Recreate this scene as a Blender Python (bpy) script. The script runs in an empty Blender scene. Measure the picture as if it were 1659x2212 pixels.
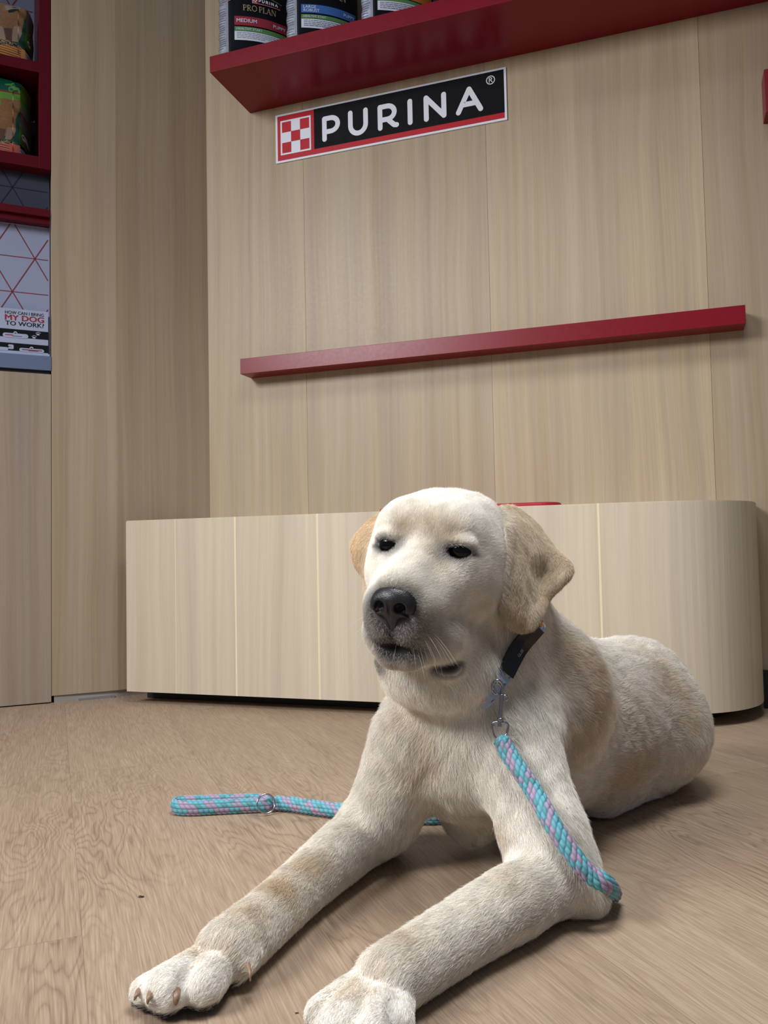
import bpy, bmesh, math, random
import numpy as np
from mathutils import Vector, Matrix
SC = bpy.context.scene
COL = SC.collection
rng = np.random.default_rng(7)
random.seed(7)

# ------------------------------------------------------------------ camera
F_PX, PITCH, ROLL, CAM_Z = 1800.0, .0477, .0201, .4
cam_data = bpy.data.cameras.new('camera')
cam = bpy.data.objects.new('camera', cam_data)
COL.objects.link(cam)
SC.camera = cam
cam_data.sensor_fit = 'HORIZONTAL'
cam_data.sensor_width = 36.0
cam_data.lens = 36.0 * F_PX / 1659.0
cam_data.clip_start = .02
_f = Vector((0, math.cos(PITCH), math.sin(PITCH)))
_r0 = Vector((1, 0, 0)); _u0 = _r0.cross(_f)
_cr, _sr = math.cos(ROLL), math.sin(ROLL)
_r = _cr * _r0 - _sr * _u0          # image right
_u = _sr * _r0 + _cr * _u0         # image up
M = Matrix((_r, _u, -_f)).transposed().to_4x4()
M.translation = (0, 0, CAM_Z)
cam.matrix_world = M
# ------------------------------------------------------------------ light
SC.view_settings.view_transform = 'Standard'
SC.view_settings.look = 'None'
SC.view_settings.exposure = 0.0
SC.view_settings.gamma = 1.0
SC.view_settings.use_curve_mapping = False
world = bpy.data.worlds.new('world'); SC.world = world
world.use_nodes = True
world.node_tree.nodes['Background'].inputs[0].default_value = (.60, .68, .84, 1)
world.node_tree.nodes['Background'].inputs[1].default_value = .22
def area(name, loc, target, size, size_y, energy, color):
    ld = bpy.data.lights.new(name, 'AREA'); ld.shape = 'RECTANGLE'
    ld.size, ld.size_y, ld.energy, ld.color = size, size_y, energy, color
    o = bpy.data.objects.new(name, ld); COL.objects.link(o)
    o.location = loc
    o.rotation_euler = (Vector(target) - Vector(loc)).to_track_quat('-Z', 'Y').to_euler()
    return o
k_ = area('ceiling_light', (-2.15, -.05, 2.05), (.1, 1.35, .2), 1.1, .8, 41, (.985, .985, 1.0))
k_.data.spread = math.radians(118)
k_ = area('ceiling_light', (.15, .75, 2.45), (.15, 1.0, .3), .9, .6, 17, (.93, .96, 1.0))
k_.data.spread = math.radians(105)

# ------------------------------------------------------------------ placing helpers
def ray(px, py):
    X = px - 829.5; Y = 1106 - py
    x = X * _cr + Y * _sr; y = -X * _sr + Y * _cr
    dx, dy, dz = x / F_PX, 1.0, y / F_PX
    c, s = math.cos(PITCH), math.sin(PITCH)
    return np.array([dx, dy * c - dz * s, dy * s + dz * c])
def Q(px, py, y):
    """point in the room seen in direction (px,py) of the photograph at the distance y"""
    r = ray(px, py); p = r * (y / r[1]); p[2] += CAM_Z
    return p
def FL(px, py, z=0.0):
    r = ray(px, py); t = (z - CAM_Z) / r[2]; p = r * t; p[2] += CAM_Z
    return p

# ------------------------------------------------------------------ object helpers
def put(name, me, mat=None, parent=None, label=None, cat=None, group=None, kind=None, smooth=False):
    o = bpy.data.objects.new(name, me); COL.objects.link(o)
    if mat is not None:
        for m in (mat if isinstance(mat, (list, tuple)) else [mat]):
            me.materials.append(m)
    if parent is not None: o.parent = parent
    tag(o, label, cat, group, kind)
    if smooth:
        me.shade_smooth()
    if mat is not None and not isinstance(mat, (list, tuple)) and 'veneer' in mat.name and 'tint' not in me.attributes:
        set_col(me, (1, 1, 1))
    return o
def tag(o, label=None, cat=None, group=None, kind=None):
    if label: o['label'] = label
    if cat: o['category'] = cat
    if group: o['group'] = group
    if kind: o['kind'] = kind
def empty(name, loc=(0, 0, 0), rz=0, **kw):
    o = bpy.data.objects.new(name, None); COL.objects.link(o)
    o.location = loc; o.rotation_euler = (0, 0, rz); o.empty_display_size = .05
    tag(o, **kw)
    return o
def mesh_np(name, V, Fq):
    """numpy vertices and an (n,3) or (n,4) face array"""
    V = np.asarray(V, np.float32); Fq = np.asarray(Fq, np.int32)
    me = bpy.data.meshes.new(name)
    me.vertices.add(len(V)); me.vertices.foreach_set('co', V.ravel())
    n, k = Fq.shape
    me.loops.add(n * k); me.loops.foreach_set('vertex_index', Fq.ravel())
    me.polygons.add(n)
    me.polygons.foreach_set('loop_start', np.arange(0, n * k, k, dtype=np.int32))
    me.update(calc_edges=True)
    return me
def set_col(me, col, name='tint'):
    a = me.color_attributes.new(name, 'FLOAT_COLOR', 'POINT')
    c = np.ones((len(me.vertices), 4), np.float32); c[:, :3] = col
    a.data.foreach_set('color', c.ravel())
def bm_box(bm, x0, x1, y0, y1, z0, z1, mi=0):
    vs = [bm.verts.new((x, y, z)) for x in (x0, x1) for y in (y0, y1) for z in (z0, z1)]
    for f in ((0, 1, 3, 2), (4, 6, 7, 5), (0, 4, 5, 1), (2, 3, 7, 6), (0, 2, 6, 4), (1, 5, 7, 3)):
        fc = bm.faces.new([vs[i] for i in f]); fc.material_index = mi
    return vs
def bm_done(bm, name, bevel=0, seg=2):
    bmesh.ops.recalc_face_normals(bm, faces=bm.faces)
    if bevel:
        bmesh.ops.bevel(bm, geom=list(bm.edges), offset=bevel, segments=seg, affect='EDGES', profile=.5)
    me = bpy.data.meshes.new(name); bm.to_mesh(me); bm.free()
    return me
def box_mesh(name, x0, x1, y0, y1, z0, z1, bevel=0, seg=2):
    bm = bmesh.new(); bm_box(bm, x0, x1, y0, y1, z0, z1)
    return bm_done(bm, name, bevel, seg)
def prism(name, poly, z0, z1, bevel=0):
    """extrude a plan polygon (x,y) from z0 to z1"""
    bm = bmesh.new()
    a = [bm.verts.new((x, y, z0)) for x, y in poly]; b = [bm.verts.new((x, y, z1)) for x, y in poly]
    bm.faces.new(a[::-1]); bm.faces.new(b); n = len(poly)
    for i in range(n): bm.faces.new((a[i], a[(i + 1) % n], b[(i + 1) % n], b[i]))
    return bm_done(bm, name, bevel)
def plate(poly, y0, y1, mi=0, bm=None):
    """extrude an outline in the (x,z) plane between depths y0 (front) and y1"""
    bm = bm or bmesh.new()
    a = [bm.verts.new((x, y0, z)) for x, z in poly]; b = [bm.verts.new((x, y1, z)) for x, z in poly]
    fs = [bm.faces.new(a), bm.faces.new(b[::-1])]; n = len(poly)
    for i in range(n): fs.append(bm.faces.new((a[i], b[i], b[(i + 1) % n], a[(i + 1) % n])))
    for f in fs: f.material_index = mi
    return bm
def tube_np(P, r, nseg=12, closed=False, caps=True):
    """round tube along points P; r scalar or per point"""
    P = np.asarray(P, float); n = len(P); r = np.broadcast_to(np.asarray(r, float), (n,))
    if closed: T = np.roll(P, -1, 0) - np.roll(P, 1, 0)
    else: T = np.gradient(P, axis=0)
    T /= np.linalg.norm(T, axis=1)[:, None] + 1e-12
    N = np.zeros_like(P); a = np.array([0, 0, 1.0]) if abs(T[0][2]) < .9 else np.array([1.0, 0, 0])
    v = a - T[0] * (a @ T[0]); N[0] = v / np.linalg.norm(v)
    for i in range(1, n):
        v = N[i - 1] - T[i] * (N[i - 1] @ T[i]); N[i] = v / (np.linalg.norm(v) + 1e-12)
    B = np.cross(T, N); th = np.linspace(0, 2 * np.pi, nseg, endpoint=False)
    V = (P[:, None] + r[:, None, None] * (np.cos(th)[None, :, None] * N[:, None] + np.sin(th)[None, :, None] * B[:, None])).reshape(-1, 3)
    Fs = []
    m = n if closed else n - 1
    i, j = np.meshgrid(np.arange(m), np.arange(nseg), indexing='ij'); i2 = (i + 1) % n; j2 = (j + 1) % nseg
    Fs = np.stack([i * nseg + j, i * nseg + j2, i2 * nseg + j2, i2 * nseg + j], -1).reshape(-1, 4)
    if caps and not closed:
        V = np.vstack([V, P[0], P[-1]]); c0, c1 = n * nseg, n * nseg + 1
        q = [[c0, (k + 1) % nseg, k, k] for k in range(nseg)] + [[c1, (n - 1) * nseg + k, (n - 1) * nseg + (k + 1) % nseg, (n - 1) * nseg + (k + 1) % nseg] for k in range(nseg)]
        return V, Fs, np.array(q)[:, :3]
    return V, Fs, np.zeros((0, 3), int)
def tube_obj(name, P, r, mat, parent=None, nseg=12, closed=False, **kw):
    V, Fq, Ft = tube_np(P, r, nseg, closed)
    me = bpy.data.meshes.new(name)
    me.from_pydata([tuple(v) for v in V], [], [tuple(int(k) for k in f) for f in Fq] + [tuple(int(k) for k in f) for f in Ft])
    me.update()
    return put(name, me, mat, parent, smooth=True, **kw)
def catmull(P, step=.002):
    P = np.asarray(P, float); P = np.vstack([2 * P[0] - P[1], P, 2 * P[-1] - P[-2]]); out = []
    for i in range(1, len(P) - 2):
        p0, p1, p2, p3 = P[i - 1:i + 3]; n = max(2, int(np.linalg.norm(p2 - p1) / step)); t = np.linspace(0, 1, n, endpoint=False)[:, None]
        out.append(.5 * (2 * p1 + (p2 - p0) * t + (2 * p0 - 5 * p1 + 4 * p2 - p3) * t ** 2 + (3 * p1 - p0 - 3 * p2 + p3) * t ** 3))
    return np.vstack(out + [P[-2][None]])

# ------------------------------------------------------------------ materials
def srgb(r, g, b):
    f = lambda c: (c / 255 / 12.92) if c / 255 <= .04045 else ((c / 255 + .055) / 1.055) ** 2.4
    return (f(r), f(g), f(b), 1)
def mat(name, color=(.5, .5, .5, 1), rough=.5, metal=0, spec=.5, coat=0):
    m = bpy.data.materials.new(name); m.use_nodes = True
    b = m.node_tree.nodes['Principled BSDF']
    b.inputs['Base Color'].default_value = color; b.inputs['Roughness'].default_value = rough
    b.inputs['Metallic'].default_value = metal; b.inputs['Specular IOR Level'].default_value = spec
    b.inputs['Coat Weight'].default_value = coat
    # a faint procedural unevenness so nothing is a perfectly flat colour
    n = m.node_tree.nodes.new('ShaderNodeTexNoise'); n.inputs['Scale'].default_value = 90
    tc = m.node_tree.nodes.new('ShaderNodeTexCoord'); m.node_tree.links.new(tc.outputs['Object'], n.inputs['Vector'])
    r = m.node_tree.nodes.new('ShaderNodeMapRange'); r.inputs[3].default_value = rough * .88; r.inputs[4].default_value = min(1, rough * 1.12)
    m.node_tree.links.new(n.outputs[0], r.inputs[0]); m.node_tree.links.new(r.outputs[0], b.inputs['Roughness'])
    return m
class NT:
    """tiny node-building helper"""
    def __init__(s, m): s.m = m; s.t = m.node_tree; s.b = s.t.nodes['Principled BSDF']
    def n(s, typ, **kw):
        nd = s.t.nodes.new(typ)
        for k, v in kw.items():
            if k.startswith('i'):
                idx = k[1:]; inp = nd.inputs[int(idx)] if idx.isdigit() else nd.inputs[idx.replace('_', ' ')]
                if isinstance(v, bpy.types.NodeSocket): s.t.links.new(v, inp)
                else: inp.default_value = v
            else: setattr(nd, k, v)
        return nd
    def math(s, op, a, b=0.0, c=None):
        nd = s.t.nodes.new('ShaderNodeMath'); nd.operation = op
        for i, v in enumerate((a, b) if c is None else (a, b, c)):
            if isinstance(v, bpy.types.NodeSocket): s.t.links.new(v, nd.inputs[i])
            else: nd.inputs[i].default_value = v
        return nd.outputs[0]
    def ramp(s, fac, stops):
        nd = s.t.nodes.new('ShaderNodeValToRGB'); s.t.links.new(fac, nd.inputs[0]); cr = nd.color_ramp
        while len(cr.elements) < len(stops): cr.elements.new(.5)
        for e, (p, c) in zip(cr.elements, stops): e.position = p; e.color = c if len(c) == 4 else (*c, 1)
        return nd.outputs[0]
    def mix(s, fac, a, b, typ='MIX'):
        nd = s.t.nodes.new('ShaderNodeMix'); nd.data_type = 'RGBA'; nd.blend_type = typ
        for sock, v in ((nd.inputs[0], fac), (nd.inputs[6], a), (nd.inputs[7], b)):
            if isinstance(v, bpy.types.NodeSocket): s.t.links.new(v, sock)
            else: sock.default_value = v
        return nd.outputs[2]
    def vec(s, x, y, z):
        nd = s.t.nodes.new('ShaderNodeCombineXYZ')
        for i, v in enumerate((x, y, z)):
            if isinstance(v, bpy.types.NodeSocket): s.t.links.new(v, nd.inputs[i])
            else: nd.inputs[i].default_value = v
        return nd.outputs[0]
    def noise(s, vec, scale=1, detail=4, rough=.55, dist=0):
        return s.n('ShaderNodeTexNoise', iVector=vec, iScale=scale, iDetail=detail, iRoughness=rough, iDistortion=dist).outputs[0]
    def link(s, a, b): s.t.links.new(a, s.b.inputs[b] if isinstance(b, str) else b)
def attr_mat(name, rough=.6, spec=.4, metal=0, attr='tint'):
    m = mat(name, rough=rough, spec=spec, metal=metal); t = NT(m)
    a = t.n('ShaderNodeAttribute', attribute_name=attr)
    t.link(a.outputs['Color'], 'Base Color')
    return m
# ================================================================== THE ROOM
WA = .3361; W0 = np.array([-.5377, 2.5717])
WD = np.array([math.cos(WA), -math.sin(WA)]); WN = np.array([-math.sin(WA), -math.cos(WA)])
def plane_hit(px, py, C, ang):
    e = np.array([math.cos(ang), math.sin(ang)]); r = ray(px, py)
    t, s = np.linalg.solve(np.array([[r[0], -e[0]], [r[1], -e[1]]]), C)
    return s, CAM_Z + t * r[2]
def hitW(px, py, o=0): return plane_hit(px, py, W0 + WN * o, -WA)
LA = math.radians(25.3); LC = np.array([-.93, 2.328]); LB = np.array([-math.sin(LA), math.cos(LA)])
def hitL(px, py, d=0): return plane_hit(px, py, LC + LB * d, LA)
def on_wall(o): o.location = (W0[0], W0[1], 0); o.rotation_euler = (0, 0, -WA); return o
def on_left(o): o.location = (LC[0], LC[1], 0); o.rotation_euler = (0, 0, LA); return o

def wood(name, c_dark, c_light, strip=.0, lines=(), rough=.45, strip_amp=.0, spec=.35, seed=0.0):
    m = mat(name, rough=rough, spec=spec); t = NT(m)
    tc = t.n('ShaderNodeTexCoord').outputs['Object']
    sp = t.n('ShaderNodeSeparateXYZ', iVector=tc); x, y, z = sp.outputs
    h = t.math('ADD', x, t.math('MULTIPLY', y, .83))
    # the veneer wanders a little from the vertical
    wob = t.noise(t.vec(t.math('MULTIPLY', h, 3.0), seed, t.math('MULTIPLY', z, 1.1)), 1, 2)
    hw = t.math('ADD', h, t.math('MULTIPLY', wob, .05))
    broad = t.noise(t.vec(t.math('MULTIPLY', hw, 17), seed + 3, t.math('MULTIPLY', z, .35)), 1, 3, .6)
    mid = t.noise(t.vec(t.math('MULTIPLY', hw, 75), seed + 5, t.math('MULTIPLY', z, .9)), 1, 4, .65)
    fine = t.noise(t.vec(t.math('MULTIPLY', hw, 420), seed, t.math('MULTIPLY', z, 3.5)), 1, 3, .6)
    pore = t.noise(t.vec(t.math('MULTIPLY', h, 900), seed, t.math('MULTIPLY', z, 22)), 1, 2, .5)
    v = t.math('ADD', t.math('MULTIPLY', broad, .42), t.math('ADD', t.math('MULTIPLY', mid, .30), t.math('ADD', t.math('MULTIPLY', fine, .20), t.math('MULTIPLY', pore, .08))))
    c = t.ramp(v, [(.30, c_dark), (.70, c_light)])
    cold = t.noise(t.vec(t.math('MULTIPLY', hw, 26), seed + 9, t.math('MULTIPLY', z, .3)), 1, 2)
    c = t.mix(t.math('MULTIPLY', t.math('GREATER_THAN', cold, .52), .10), c, (.42, .38, .38, 1))
    if strip:
        cell = t.math('FLOOR', t.math('DIVIDE', h, strip)); wn = t.n('ShaderNodeTexWhiteNoise', noise_dimensions='1D', iW=cell).outputs['Value']
        k = t.math('ADD', 1 - strip_amp / 2, t.math('MULTIPLY', wn, strip_amp)); c = t.mix(1.0, c, t.vec(k, k, k), 'MULTIPLY')
    for u0, w_, amt in lines:
        on = t.math('LESS_THAN', t.math('ABSOLUTE', t.math('SUBTRACT', x, u0)), w_); c = t.mix(t.math('MULTIPLY', on, amt), c, srgb(232, 215, 180))
    a = t.n('ShaderNodeAttribute', attribute_name='tint'); 
    c = t.mix(a.outputs['Alpha'], c, t.mix(1.0, c, a.outputs['Color'], 'MULTIPLY'))
    t.link(c, 'Base Color')
    b = t.n('ShaderNodeBump', iStrength=.12, iDistance=.0006, iHeight=fine); t.link(b.outputs[0], 'Normal')
    return m
m_wall = wood('wall_veneer', srgb(152, 133, 106), srgb(194, 176, 147), seed=1.3)
m_side = wood('return_veneer', srgb(146, 127, 103), srgb(184, 166, 138), seed=4.1)
m_bench = wood('bench_veneer', srgb(184, 169, 144), srgb(214, 201, 179), .105, ((.078, .0012, .5), (.2609, .0022, .9), (.497, .0028, .8), (.86, .0012, .4), (1.1915, .0022, .9)), strip_amp=.06, seed=7.7)
m_cab = wood('cabinet_veneer', srgb(136, 121, 104), srgb(172, 157, 138), seed=11.2)
m_black = mat('black_recess', srgb(12, 11, 12), .6)
m_red = mat('red_lacquer', srgb(122, 2, 25), .33, spec=.35)
m_dred = mat('red_frame_lacquer', srgb(84, 2, 18), .42, spec=.25)

def tint_boxes(name, boxes, mat_, gap=.00035):
    bm = bmesh.new(); lay = bm.verts.layers.float_color.new('tint')
    for (x0, x1, y0, y1, z0, z1, k) in boxes:
        vs = bm_box(bm, x0 + gap, x1 - gap, y0, y1, z0, z1)
        for v in vs: v[lay] = (k, k, k, 1) if not isinstance(k, tuple) else (*k, 1)
    me = bm_done(bm, name); return put(name, me, mat_)
# back wall: four veneer panels with fine shadow gaps
wb = on_wall(tint_boxes('wall_back', [(0, .3336, 0, .03, 0, 2.7, 1.0), (.3336, .893, 0, .03, 0, 2.7, (.95, .945, .94)), (.893, 1.4545, 0, .03, 0, 2.7, (1.04, 1.03, 1.02)), (1.4545, 3.2, 0, .03, 0, 2.7, (.86, .84, .83)), (-.2, 3.2, .031, .12, 0, 2.7, .35)], m_wall)); tag(wb, kind='structure')
# left return wall (the pillar between shelving and back wall)
K0, K1 = (LC[0], LC[1]), (-.771, 2.4045)
K2 = (W0[0], W0[1]); K3 = (W0[0] - .05, W0[1] + .45); K4 = (-1.10, 2.72)
me = prism('wall_left', [K0, K1, K2, K3, K4], .020, 2.7)
wl = put('wall_left', me, m_side, kind='structure')
me = prism('baseboard_left', [(K0[0] + .004, K0[1] + .006), (K1[0] - .004, K1[1] + .006), (K2[0] - .01, K2[1] + .004), K3, K4], 0, .0215)
put('baseboard_left', me, mat('skirting_grey', srgb(150, 146, 140), .35), kind='structure')
# metal sill strip under the pillar panel
ms = mat('steel_strip', srgb(190, 196, 205), .22, metal=1)
s0, s1 = np.array(K0), np.array(K1); dd = (s1 - s0) / np.linalg.norm(s1 - s0); nn_ = np.array([dd[1], -dd[0]])
q0, q1 = s0 + dd * .07 + nn_ * .003, s1 - dd * .010 + nn_ * .003
put('trim_1', prism('trim_1', [tuple(q0), tuple(q1), tuple(q1 - nn_ * .008), tuple(q0 - nn_ * .008)], 0, .006), ms, kind='structure')
# right closing wall and the wall behind the viewer are out of sight; floor
def floor_mat():
    m = mat('oak_plank_floor', rough=.5, spec=.35); t = NT(m)
    tc = t.n('ShaderNodeTexCoord').outputs['Object']; sp = t.n('ShaderNodeSeparateXYZ', iVector=tc); q, p, _z = sp.outputs
    w_, l_ = .236, 1.24
    qi = t.math('FLOOR', t.math('DIVIDE', q, w_)); wn = t.n('ShaderNodeTexWhiteNoise', noise_dimensions='1D', iW=qi).outputs['Value']
    # the first two rows have their end joints where the photo shows them
    pj = t.math('ADD', p, t.math('MULTIPLY', wn, l_))
    pi_ = t.math('FLOOR', t.math('DIVIDE', pj, l_)); idn = t.n('ShaderNodeTexWhiteNoise', noise_dimensions='2D', iVector=t.vec(qi, pi_, 0)).outputs['Value']
    idz = t.math('MULTIPLY', idn, 37.0)
    qd = t.noise(t.vec(t.math('MULTIPLY', q, 5), t.math('MULTIPLY', p, 2.2), idz), 1, 3, .55)
    g = t.noise(t.vec(t.math('MULTIPLY', t.math('ADD', q, t.math('MULTIPLY', qd, .05)), 7.5), t.math('MULTIPLY', p, 1.7), idz), 1, 3, .5, .35)
    ring = t.math('FRACT', t.math('MULTIPLY', g, 34.0))
    rg = t.math('ABSOLUTE', t.math('SUBTRACT', ring, .5)); rg = t.math('MULTIPLY', rg, 2.0)
    rg = t.math('POWER', rg, 3.0)
    where = t.ramp(t.noise(t.vec(t.math('MULTIPLY', q, 3), t.math('MULTIPLY', p, 1.2), t.math('ADD', idz, 5)), 1, 2), [(.46, (.12, .12, .12)), (.62, (1, 1, 1))])
    fine = t.noise(t.vec(t.math('MULTIPLY', t.math('ADD', q, t.math('MULTIPLY', g, .045)), 520), t.math('MULTIPLY', p, 14), idz), 1, 3, .6)
    fr = t.math('MULTIPLY', t.math('SUBTRACT', fine, .5), 1.6)
    med = t.noise(t.vec(t.math('MULTIPLY', q, 26), t.math('MULTIPLY', p, 3), idz), 1, 3)
    v = t.math('ADD', t.math('MULTIPLY', rg, t.math('MULTIPLY', where, -.25)), t.math('ADD', t.math('MULTIPLY', fr, .52), t.math('ADD', t.math('MULTIPLY', med, .22), .40)))
    v = t.math('ADD', v, t.math('MULTIPLY', t.math('SUBTRACT', idn, .5), .10))
    c = t.ramp(v, [(.12, srgb(116, 96, 78)), (.5, srgb(154, 132, 110)), (.86, srgb(182, 162, 140))])
    # seams
    fq = t.math('ABSOLUTE', t.math('SUBTRACT', t.math('FRACT', t.math('DIVIDE', q, w_)), .5)); sq_ = t.math('GREATER_THAN', fq, .5 - .0006 / w_)
    fp = t.math('ABSOLUTE', t.math('SUBTRACT', t.math('FRACT', t.math('DIVIDE', pj, l_)), .5)); sp_ = t.math('GREATER_THAN', fp, .5 - .0006 / l_)
    c = t.mix(t.math('MULTIPLY', t.math('MAXIMUM', sq_, sp_), .34), c, srgb(92, 72, 56))
    t.link(c, 'Base Color')
    b = t.n('ShaderNodeBump', iStrength=.25, iDistance=.0006, iHeight=v); t.link(b.outputs[0], 'Normal')
    return m
fa = math.atan2(-.929, .369)           # direction the planks run
fo = put('floor', box_mesh('floor', -4, 4, -4, 4, -.05, 0), floor_mat(), kind='structure')
fo.location = (-.862, 2.245, 0); fo.rotation_euler = (0, 0, fa + math.pi / 2)
put('baseboard_back', box_mesh('baseboard_back', 1.545, 3.2, -.012, 0, 0, .092), m_black, kind='structure').rotation_euler = (0, 0, -WA)
bpy.data.objects['baseboard_back'].location = (W0[0], W0[1], 0)
# dark toe-kick line behind the bench is part of the bench below
# ---- bench with a rounded end
bench = on_wall(empty('bench', label='long low pale oak bench with rounded right end along the wall', cat='bench'))
def bench_poly(inset, R=.25, u0=-.0797, uc=1.29, o=.3097):
    o -= inset; R -= inset; pts = [(u0 + min(inset, .006), -o)]
    for k in range(25):
        a_ = -math.pi / 2 + k / 24 * math.pi / 2; pts.append((uc + R * math.cos(a_), -(.3097 - .25) + R * math.sin(a_)))
    pts += [(uc + R, -.0005), (.004, -.0005)]
    return pts
bp = prism('front_panel', bench_poly(0), .032, .4975)
o = put('front_panel', bp, m_bench, bench); 
put('seat', prism('seat', bench_poly(.0015), .4976, .5), m_bench, bench)
put('toe_kick', prism('toe_kick', bench_poly(.085), 0, .0319), m_black, bench)
# ---- red ledge bar
lg = on_wall(put('wall_ledge', box_mesh('wall_ledge', .1491, 1.5346, -.0681, -.0002, .9366, .9828, .0008), m_red, label='narrow glossy red ledge bar fixed across the middle of the panelled wall', cat='wall ledge'))
sh = on_wall(put('wall_shelf', box_mesh('wall_shelf', .1561, 2.6, -.2363, -.0002, 1.7653, 1.8119, .0008), m_red, label='deep dark red wall shelf above the black logo sign, carrying pet food bags', cat='shelf'))
u_, z_ = hitW(1650, 150, .06); _, zb_ = hitW(1653, 243, .06)
o = on_wall(put('wall_shelf', box_mesh('wall_shelf', u_, u_ + .6, -.06, -.0002, zb_, z_, .0008), m_red, label='small red shelf end cut off by the right edge, below the big shelf', cat='shelf'))
# ---- red mat on the bench
uL, uR = .606, 1.085
pts = []
for (cx_, cy_, a0) in ((uR - .05, -.10, -90), (uR - .05, -.08, 0), (uL + .05, -.08, 90), (uL + .05, -.10, 180)):
    for k in range(9):
        a_ = math.radians(a0 + k * 90 / 8); pts.append((cx_ + .05 * math.cos(a_), cy_ - .03 + .05 * math.sin(a_)))
bm_ = prism('cushion', pts, .5002, .5155)
ow = on_wall(put('cushion', bm_, mat('red_fabric', srgb(165, 18, 42), .6), label='thin flat red seat pad lying on the bench behind the dog', cat='cushion'))
bv = ow.modifiers.new('soft', 'BEVEL'); bv.width = .005; bv.segments = 3
# ---- crumbs
def crumb(px, py, r, label):
    bm = bmesh.new(); bmesh.ops.create_icosphere(bm, subdivisions=2, radius=r)
    rr = np.random.default_rng(int(px))
    for v in bm.verts: v.co = Vector((v.co.x * 1.3, v.co.y * .9, abs(v.co.z) * .6)) * rr.uniform(.55, 1.25)
    me = bpy.data.meshes.new('crumb'); bm.to_mesh(me); bm.free(); p = FL(px, py)
    o = put('crumb', me, mat('crumb_dark', srgb(48, 34, 26), .5), label=label, cat='crumb'); o.location = (p[0], p[1], .0002)
crumb(304, 1938, .0030, 'dark brown crumb alone on the floor left of the dog')
crumb(641, 2189, .0012, 'tiny brown speck on the floor between the paws')

# ================================================================== SIGN
def stroke(bm, pts, w, y0, y1, T=lambda x, z: (x, z), mi=0, caps=True, closed=False, yf=None):
    """flat lettering stroke: plates along a polyline in the (x,z) plane"""
    yf = yf or (lambda x, z: 0)
    def plate3(poly):
        poly = [T(*p) for p in poly]; lay_[0] += 1; y_ = y0 - lay_[0] * .000008
        a = [bm.verts.new((x, y_ + yf(x, z), z)) for x, z in poly]; f = bm.faces.new(a); f.material_index = mi
        if y1 is not None:
            b = [bm.verts.new((x, y1 + yf(x, z), z)) for x, z in poly]; n = len(poly)
            for i in range(n):
                g = bm.faces.new((a[i], a[(i + 1) % n], b[(i + 1) % n], b[i])); g.material_index = mi
    P = list(pts) + ([pts[0]] if closed else [])
    lay_ = [0]
    for (x0, z0), (x1, z1) in zip(P[:-1], P[1:]):
        L_ = math.hypot(x1 - x0, z1 - z0)
        if L_ < 1e-9: continue
        nx, nz = -(z1 - z0) / L_ * w / 2, (x1 - x0) / L_ * w / 2
        plate3([(x0 + nx, z0 + nz), (x0 - nx, z0 - nz), (x1 - nx, z1 - nz), (x1 + nx, z1 + nz)])
    for i, (x0, z0) in enumerate(P):
        if closed or caps or 0 < i < len(P) - 1:
            plate3([(x0 + w / 2 * math.cos(k * math.pi / 6), z0 + w / 2 * math.sin(k * math.pi / 6)) for k in range(12)])
def arc(cx, cz, rx, rz, a0, a1, n=14):
    return [(cx + rx * math.cos(math.radians(a0 + (a1 - a0) * k / n)), cz + rz * math.sin(math.radians(a0 + (a1 - a0) * k / n))) for k in range(n + 1)]
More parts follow.
